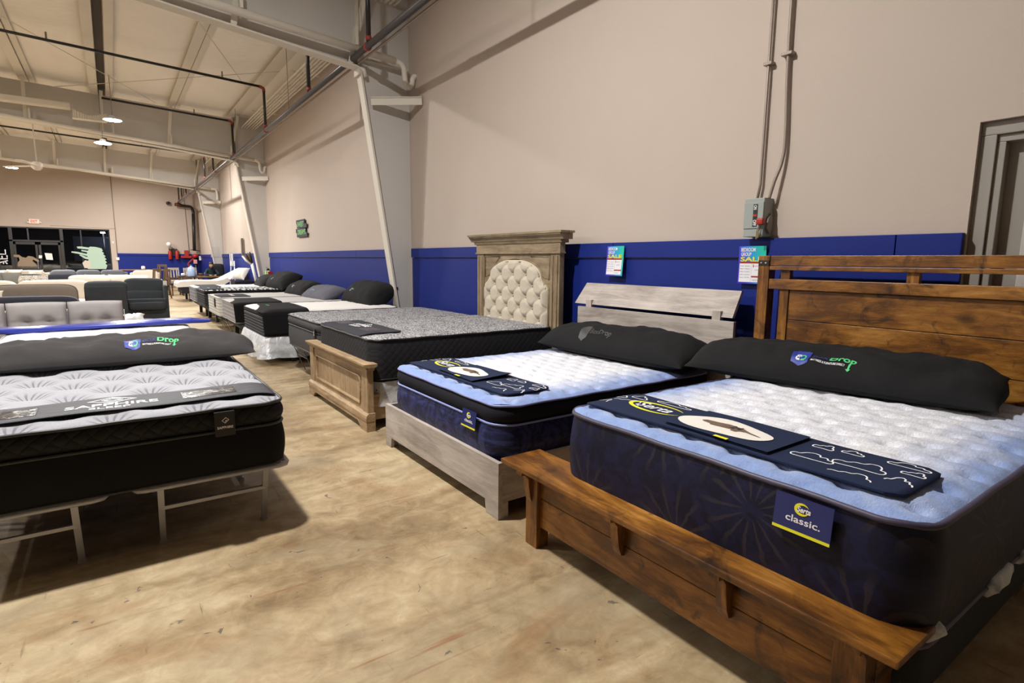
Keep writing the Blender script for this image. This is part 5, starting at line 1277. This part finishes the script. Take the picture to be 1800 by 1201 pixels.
dchair('brown wooden dining chair nearest the aisle, its back to the recliner',(1.42,24.6,0),-1.2,brown,dseat,1.08,'brown dining chairs',1,(0,0))
dchair('brown wooden dining chair beside the far brown table',(1.20,25.9,0),-1.0,brown,dseat,1.08,'brown dining chairs',1)
dchair('brown wooden dining chair farthest along the aisle by the wall table',(1.75,30.5,0),-.6,brown,dseat,1.2,'brown dining chairs',2)
for i,(x,y,r,l) in enumerate(((2.05,26.3,.2,'brown chair with dark legs beside the adjustable bed, left one'),(2.45,26.1,.0,'brown chair with dark legs beside the adjustable bed, right one'))): dchair(l,(x,y,0),r,brown,dseat,.72,'brown dining chairs',1)
wd_=m_wood('pale distressed wood',[S(170,156,138),S(196,184,168),S(206,196,182),S(216,208,196)],2,.6,0,1.5,.2)
dchair('cream wooden slat chair, leftmost by the far display table',(2.35,30.2,0),.15,wd_,wd_,1.05,'cream slat chairs',3)
dchair('cream wooden slat chair with a slanted back, second by the display table',(2.95,29.6,0),.35,wd_,wd_,1.05,'cream slat chairs',4)
dchair('cream wooden slat chair behind the blue plastic jug',(3.2,30.9,0),.3,wd_,wd_,1.05,'cream slat chairs',4)
def table(lab,loc,L,W,h,mat,name='table',legw=.09):
    t=thing(name,lab,'table',loc); MB().box(-L/2,L/2,-W/2,W/2,h-.05,h,.01).build('tabletop',mat,t)
    for x in (-1,1):
        for y in (-1,1): MB().box(x*(L/2-.1)-legw/2,x*(L/2-.1)+legw/2,y*(W/2-.1)-legw/2,y*(W/2-.1)+legw/2,0,h-.05,.01).build('leg',mat,t)
    return t
table('tall brown wooden table against the far blue wall',(1.3,33.4,0),2.0,.9,.92,m_wood('honey table wood',[S(84,54,24),S(120,82,40),S(140,98,52),S(160,116,66)],0,.5,0,1.2,.2),'dining_table')
tag(MB().sup((1.25,33.3,1.0),(.09,.09,.09),.6,.6,8,12).build('vase',white),'small white vase on the tall brown table','vase')
table('dark display table crowded with goods near the seated person',(3.0,27.9,0),1.5,.8,.74,flat('dark table top',S(60,48,42),.5),'display_table')
MBd=m_wood('desk wood',[S(80,56,36),S(110,80,52),S(126,94,64),S(140,108,76)],0,.5,0,1.2,.2)
table('brown desk in front of the seated person',(3.35,26.5,0),1.0,.6,.76,MBd,'desk')
t=thing('water_jug','pale blue plastic jug on the display table','jug',(2.68,26.9,.74))
MB().lathe([(0,0),(.14,0),(.15,.03),(.15,.3),(.1,.38),(.04,.41),(.04,.46),(0,.46)],n=16).build('jug_body',flat('pale blue plastic',S(168,190,224),.25),t); MB().lathe([(0,.46),(.045,.46),(.045,.5),(0,.5)],n=12).build('cap',bluelogo,t)
table('small stand holding the pale blue jug',(2.68,26.9,0),.4,.4,.735,flat('dark table top',S(60,48,42),.5),'plant_stand',.04)
random.seed(4)
goods=[('white cardboard box',white),('grey folded bag',lg),('cream ceramic jar',cr_),('brown wicker basket',brown),('silver gift bag',gmet),('black small box',dark)]
for i,(n_,mt) in enumerate(goods):
    x=2.45+.22*i; h=.12+.05*(i%3); nm=n_.split()[-1]
    tag(MB().sup((x,27.75,.74+h/2),(.085,.09,h/2),.3 if i%2 else .6,.3 if i%2 else .9,10,16).build(['cardboard_box','folded_bag','ceramic_jar','wicker_basket','gift_bag','small_box'][i],mt),n_+' on the dark display table','goods','goods on the display table')
# office chair
t=thing('office_chair','black high backed office chair beside the seated person','office chair',(3.76,27.6,0))
MB().sup((0,0,.95),(.26,.08,.32),.4,.4,16,26).build('backrest',flat('black leather',S(34,34,36),.4),t); MB().sup((0,-.24,.5),(.26,.25,.07),.4,.4,12,22).build('seat',flat('black leather',S(34,34,36),.4),t)
for s_ in (-1,1): MB().tube(smooth([(s_*.26,.0,.7),(s_*.29,-.15,.74),(s_*.28,-.35,.72),(s_*.26,-.35,.52)],4),.022,8).build('armrest',dark,t)
MB().tube([(0,-.2,.08),(0,-.2,.45)],.03,8).build('gas_column',dark,t)
m=MB()
for k in range(5): a=2*PI*k/5; m.tube([(0,-.2,.1),(.27*cos(a),-.2+.27*sin(a),.05)],.02,8)
m.build('star_base',dark,t)
# plain stool for the person
t=thing('stool','dark stool under the seated person','stool',(3.42,27.02,0)); MB().lathe([(0,.43),(.18,.43),(.19,.46),(.18,.49),(0,.49)],n=18).build('seat',dark,t)
for k in range(4): a=PI/4+k*PI/2; MB().tube([(.12*cos(a),.12*sin(a),.43),(.17*cos(a),.17*sin(a),0)],.015,8).build('leg',dark,t)
# ladder / white stand, floor lamp strip, hand
t=thing('display_easel','white framed easel with a blue panel by the side wall','easel',(3.92,24.8,0))
for a,b_ in (((-.05,-.75,0),(0,-.42,1.4)),((-.05,.75,0),(0,.2,1.4))): MB().tube([a,b_],.022,8).build('leg',white,t)
for y in (-.15,.08,.42): MB().box(-.02,.01,y-.04,y+.04,1.2,1.68,.01).build('slat',white,t)
MB().box(-.02,.02,-.65,.65,1.17,1.2).build('shelf',navytxt,t)
tag(MB().box(WX-.10,WX-.03,23.1,23.25,1.52,2.25,.005).build('wall_light_strip',flat('strip metal',S(120,112,100),.3,.4)),'narrow vertical strip mounted on the side wall beyond the middle frame','wall strip')
t=thing('palm_sculpture','white and dark hand shaped sculpture leaning at the middle frame','sculpture',(3.50,18.75,0))
MB().tube([(.12,0,.72),(.06,0,1.05),(.0,0,1.36)],.045,8).build('stem',white,t)
for k in range(5):
    a=-.9+.3*k; MB().tube([(0,0,1.34),(.12*sin(a)-.06,0,1.45+.03*k),(.20*sin(a)-.1,-.02,1.58+.03*k)],[.045,.04,.018],8).build('finger',[white,brown,dark,brown,dark][k],t)
tag(MB().box(3.50,3.85,18.6,18.9,0,.72,.01).build('pedestal',white),'white pedestal under the leaning sculpture','pedestal')
tag(decal([rect2(0,0,.55,.45)],lambda u,v:(3.62+u*.6,28.23,1.55+v),flat('white paper notice',S(190,186,180),.7),None,'paper_notice',.5),'white paper notice on the farthest steel column','paper')

# ================================================================ PERSON
def person():
    t=thing('person','person with dark hair in a dark teal shirt leaning on the brown desk','person',(3.42,27.0,0))
    # skeleton joints: position, radius
    J={'pel':((0,.02,.56),.15),'wai':((0,-.02,.74),.125),'che':((0,-.10,.92),.145),'nec':((0,-.17,1.08),.055),'hdb':((-.01,-.21,1.13),.055),
       'lsh':((-.17,-.12,1.0),.06),'lel':((-.25,-.28,.83),.045),'lwr':((-.10,-.46,.80),.03),
       'rsh':((.17,-.12,1.0),.06),'rel':((.26,-.27,.83),.045),'rwr':((.12,-.46,.80),.03),
       'lhi':((-.09,-.02,.55),.10),'lkn':((-.12,-.44,.53),.065),'lan':((-.12,-.42,.10),.045),'lto':((-.12,-.56,.04),.04),
       'rhi':((.09,-.02,.55),.10),'rkn':((.12,-.44,.53),.065),'ran':((.12,-.42,.10),.045),'rto':((.12,-.56,.04),.04)}
    E_=[('pel','wai'),('wai','che'),('che','nec'),('nec','hdb'),('che','lsh'),('lsh','lel'),('lel','lwr'),('che','rsh'),('rsh','rel'),('rel','rwr'),('pel','lhi'),('lhi','lkn'),('lkn','lan'),('lan','lto'),('pel','rhi'),('rhi','rkn'),('rkn','ran'),('ran','rto')]
    K=list(J); me=bpy.data.meshes.new('body'); me.from_pydata([J[k][0] for k in K],[(K.index(a),K.index(b_)) for a,b_ in E_],[]); me.update()
    o=bpy.data.objects.new('body',me); COL.objects.link(o); o.parent=t
    md=o.modifiers.new('skin','SKIN'); sk=me.skin_vertices[0].data
    for i,k in enumerate(K): sk[i].radius=(J[k][1],J[k][1]); sk[i].use_root=(k=='pel')
    sb=o.modifiers.new('sub','SUBSURF'); sb.levels=2; sb.render_levels=2
    for p_ in me.polygons: p_.use_smooth=True
    me.materials.append(fabric('dark teal shirt',S(44,58,60),.1,.3,200))
    skin=flat('skin',S(196,156,132),.55)
    def head(p):
        z=p.z; f_=1-.28*max(0,-z/.12)**1.4
        q=Vector((p.x*f_,p.y*f_,z))
        if p.y<0:
            q.y-=.022*math.exp(-((p.x/.016)**2+((z+.015)/.025)**2))    # nose
            q.y+=.010*math.exp(-(((abs(p.x)-.033)/.015)**2+((z-.012)/.013)**2))  # eye sockets
            q.y-=.007*math.exp(-((p.x/.025)**2+((z+.055)/.009)**2))
        return q
    M=Matrix.Rotation(.45,4,'X'); hc_=(-.01,-.25,1.21)
    h=MB().sup(hc_,(.078,.10,.12),.95,.95,24,32,fn=lambda p:M@head(p))
    for s_ in (-1,1): h.sup((hc_[0]+s_*.078,hc_[1]+.01,hc_[2]-.01),(.012,.022,.032),.9,.9,8,10)
    h.build('head',skin,t)
    e_=MB()
    for s_ in (-1,1):
        p_=M@Vector((s_*.033,-.088,.012)); e_.sup((hc_[0]+p_.x,hc_[1]+p_.y,hc_[2]+p_.z),(.012,.006,.006),1,1,6,8)
    e_.build('eyes',dark,t)
    p_=M@Vector((0,-.088,-.055)); MB().sup((hc_[0]+p_.x,hc_[1]+p_.y,hc_[2]+p_.z),(.024,.006,.005),1,1,6,10).build('mouth',flat('lips',S(160,92,86),.5),t)
    hair=flat('black brown hair',S(24,20,20),.45)
    MB().sup((hc_[0],hc_[1]+.012,hc_[2]+.02),(.098,.112,.13),.95,.95,18,26,fn=lambda p:M@(p if p.y>-.03 or p.z>.055 else Vector((p.x*1.03,-.03,p.z)))).sup((hc_[0],hc_[1]+.10,hc_[2]-.12),(.09,.05,.14),.8,.8,12,20).build('hair',hair,t)
    for s_ in (-1,1):
        m=MB(); w_=Vector((s_*.11,-.46,.80)); m.sup(w_+Vector((-s_*.02,-.045,-.005)),(.038,.05,.016),.6,.6,10,16)
        for k in range(4):
            x=-s_*.02+(-.028+.0187*k); L_=(.062,.075,.07,.055)[k if s_>0 else 3-k]; b0=w_+Vector((x,-.085,-.004))
            m.tube([b0,b0+Vector((0,-L_*.5,.006)),b0+Vector((0,-L_*.85,-.004)),b0+Vector((0,-L_,-.014))],[.0095,.009,.008,.006],8)
        b0=w_+Vector((-s_*.05,-.03,-.002)); m.tube([b0,b0+Vector((-s_*.03,-.025,.0)),b0+Vector((-s_*.04,-.055,-.006))],[.011,.010,.007],8)
        m.tube([w_+Vector((0,.03,0)),w_+Vector((-s_*.01,-.02,-.003))],[.028,.026],10)
        m.build('hand',skin,t)
person()

# ================================================================ WORLD / VIEW
w=bpy.data.worlds.new('night'); scene.world=w; w.use_nodes=True; bg=w.node_tree.nodes['Background']; bg.inputs[0].default_value=(.02,.025,.04,1); bg.inputs[1].default_value=.06
vs=scene.view_settings; vs.view_transform='Standard'; vs.look='None'; vs.gamma=1; vs.use_curve_mapping=False; vs.exposure=0.0
scene.cycles.max_bounces=8; scene.cycles.diffuse_bounces=5; scene.cycles.transparent_max_bounces=12
scene.cycles.use_denoising=True
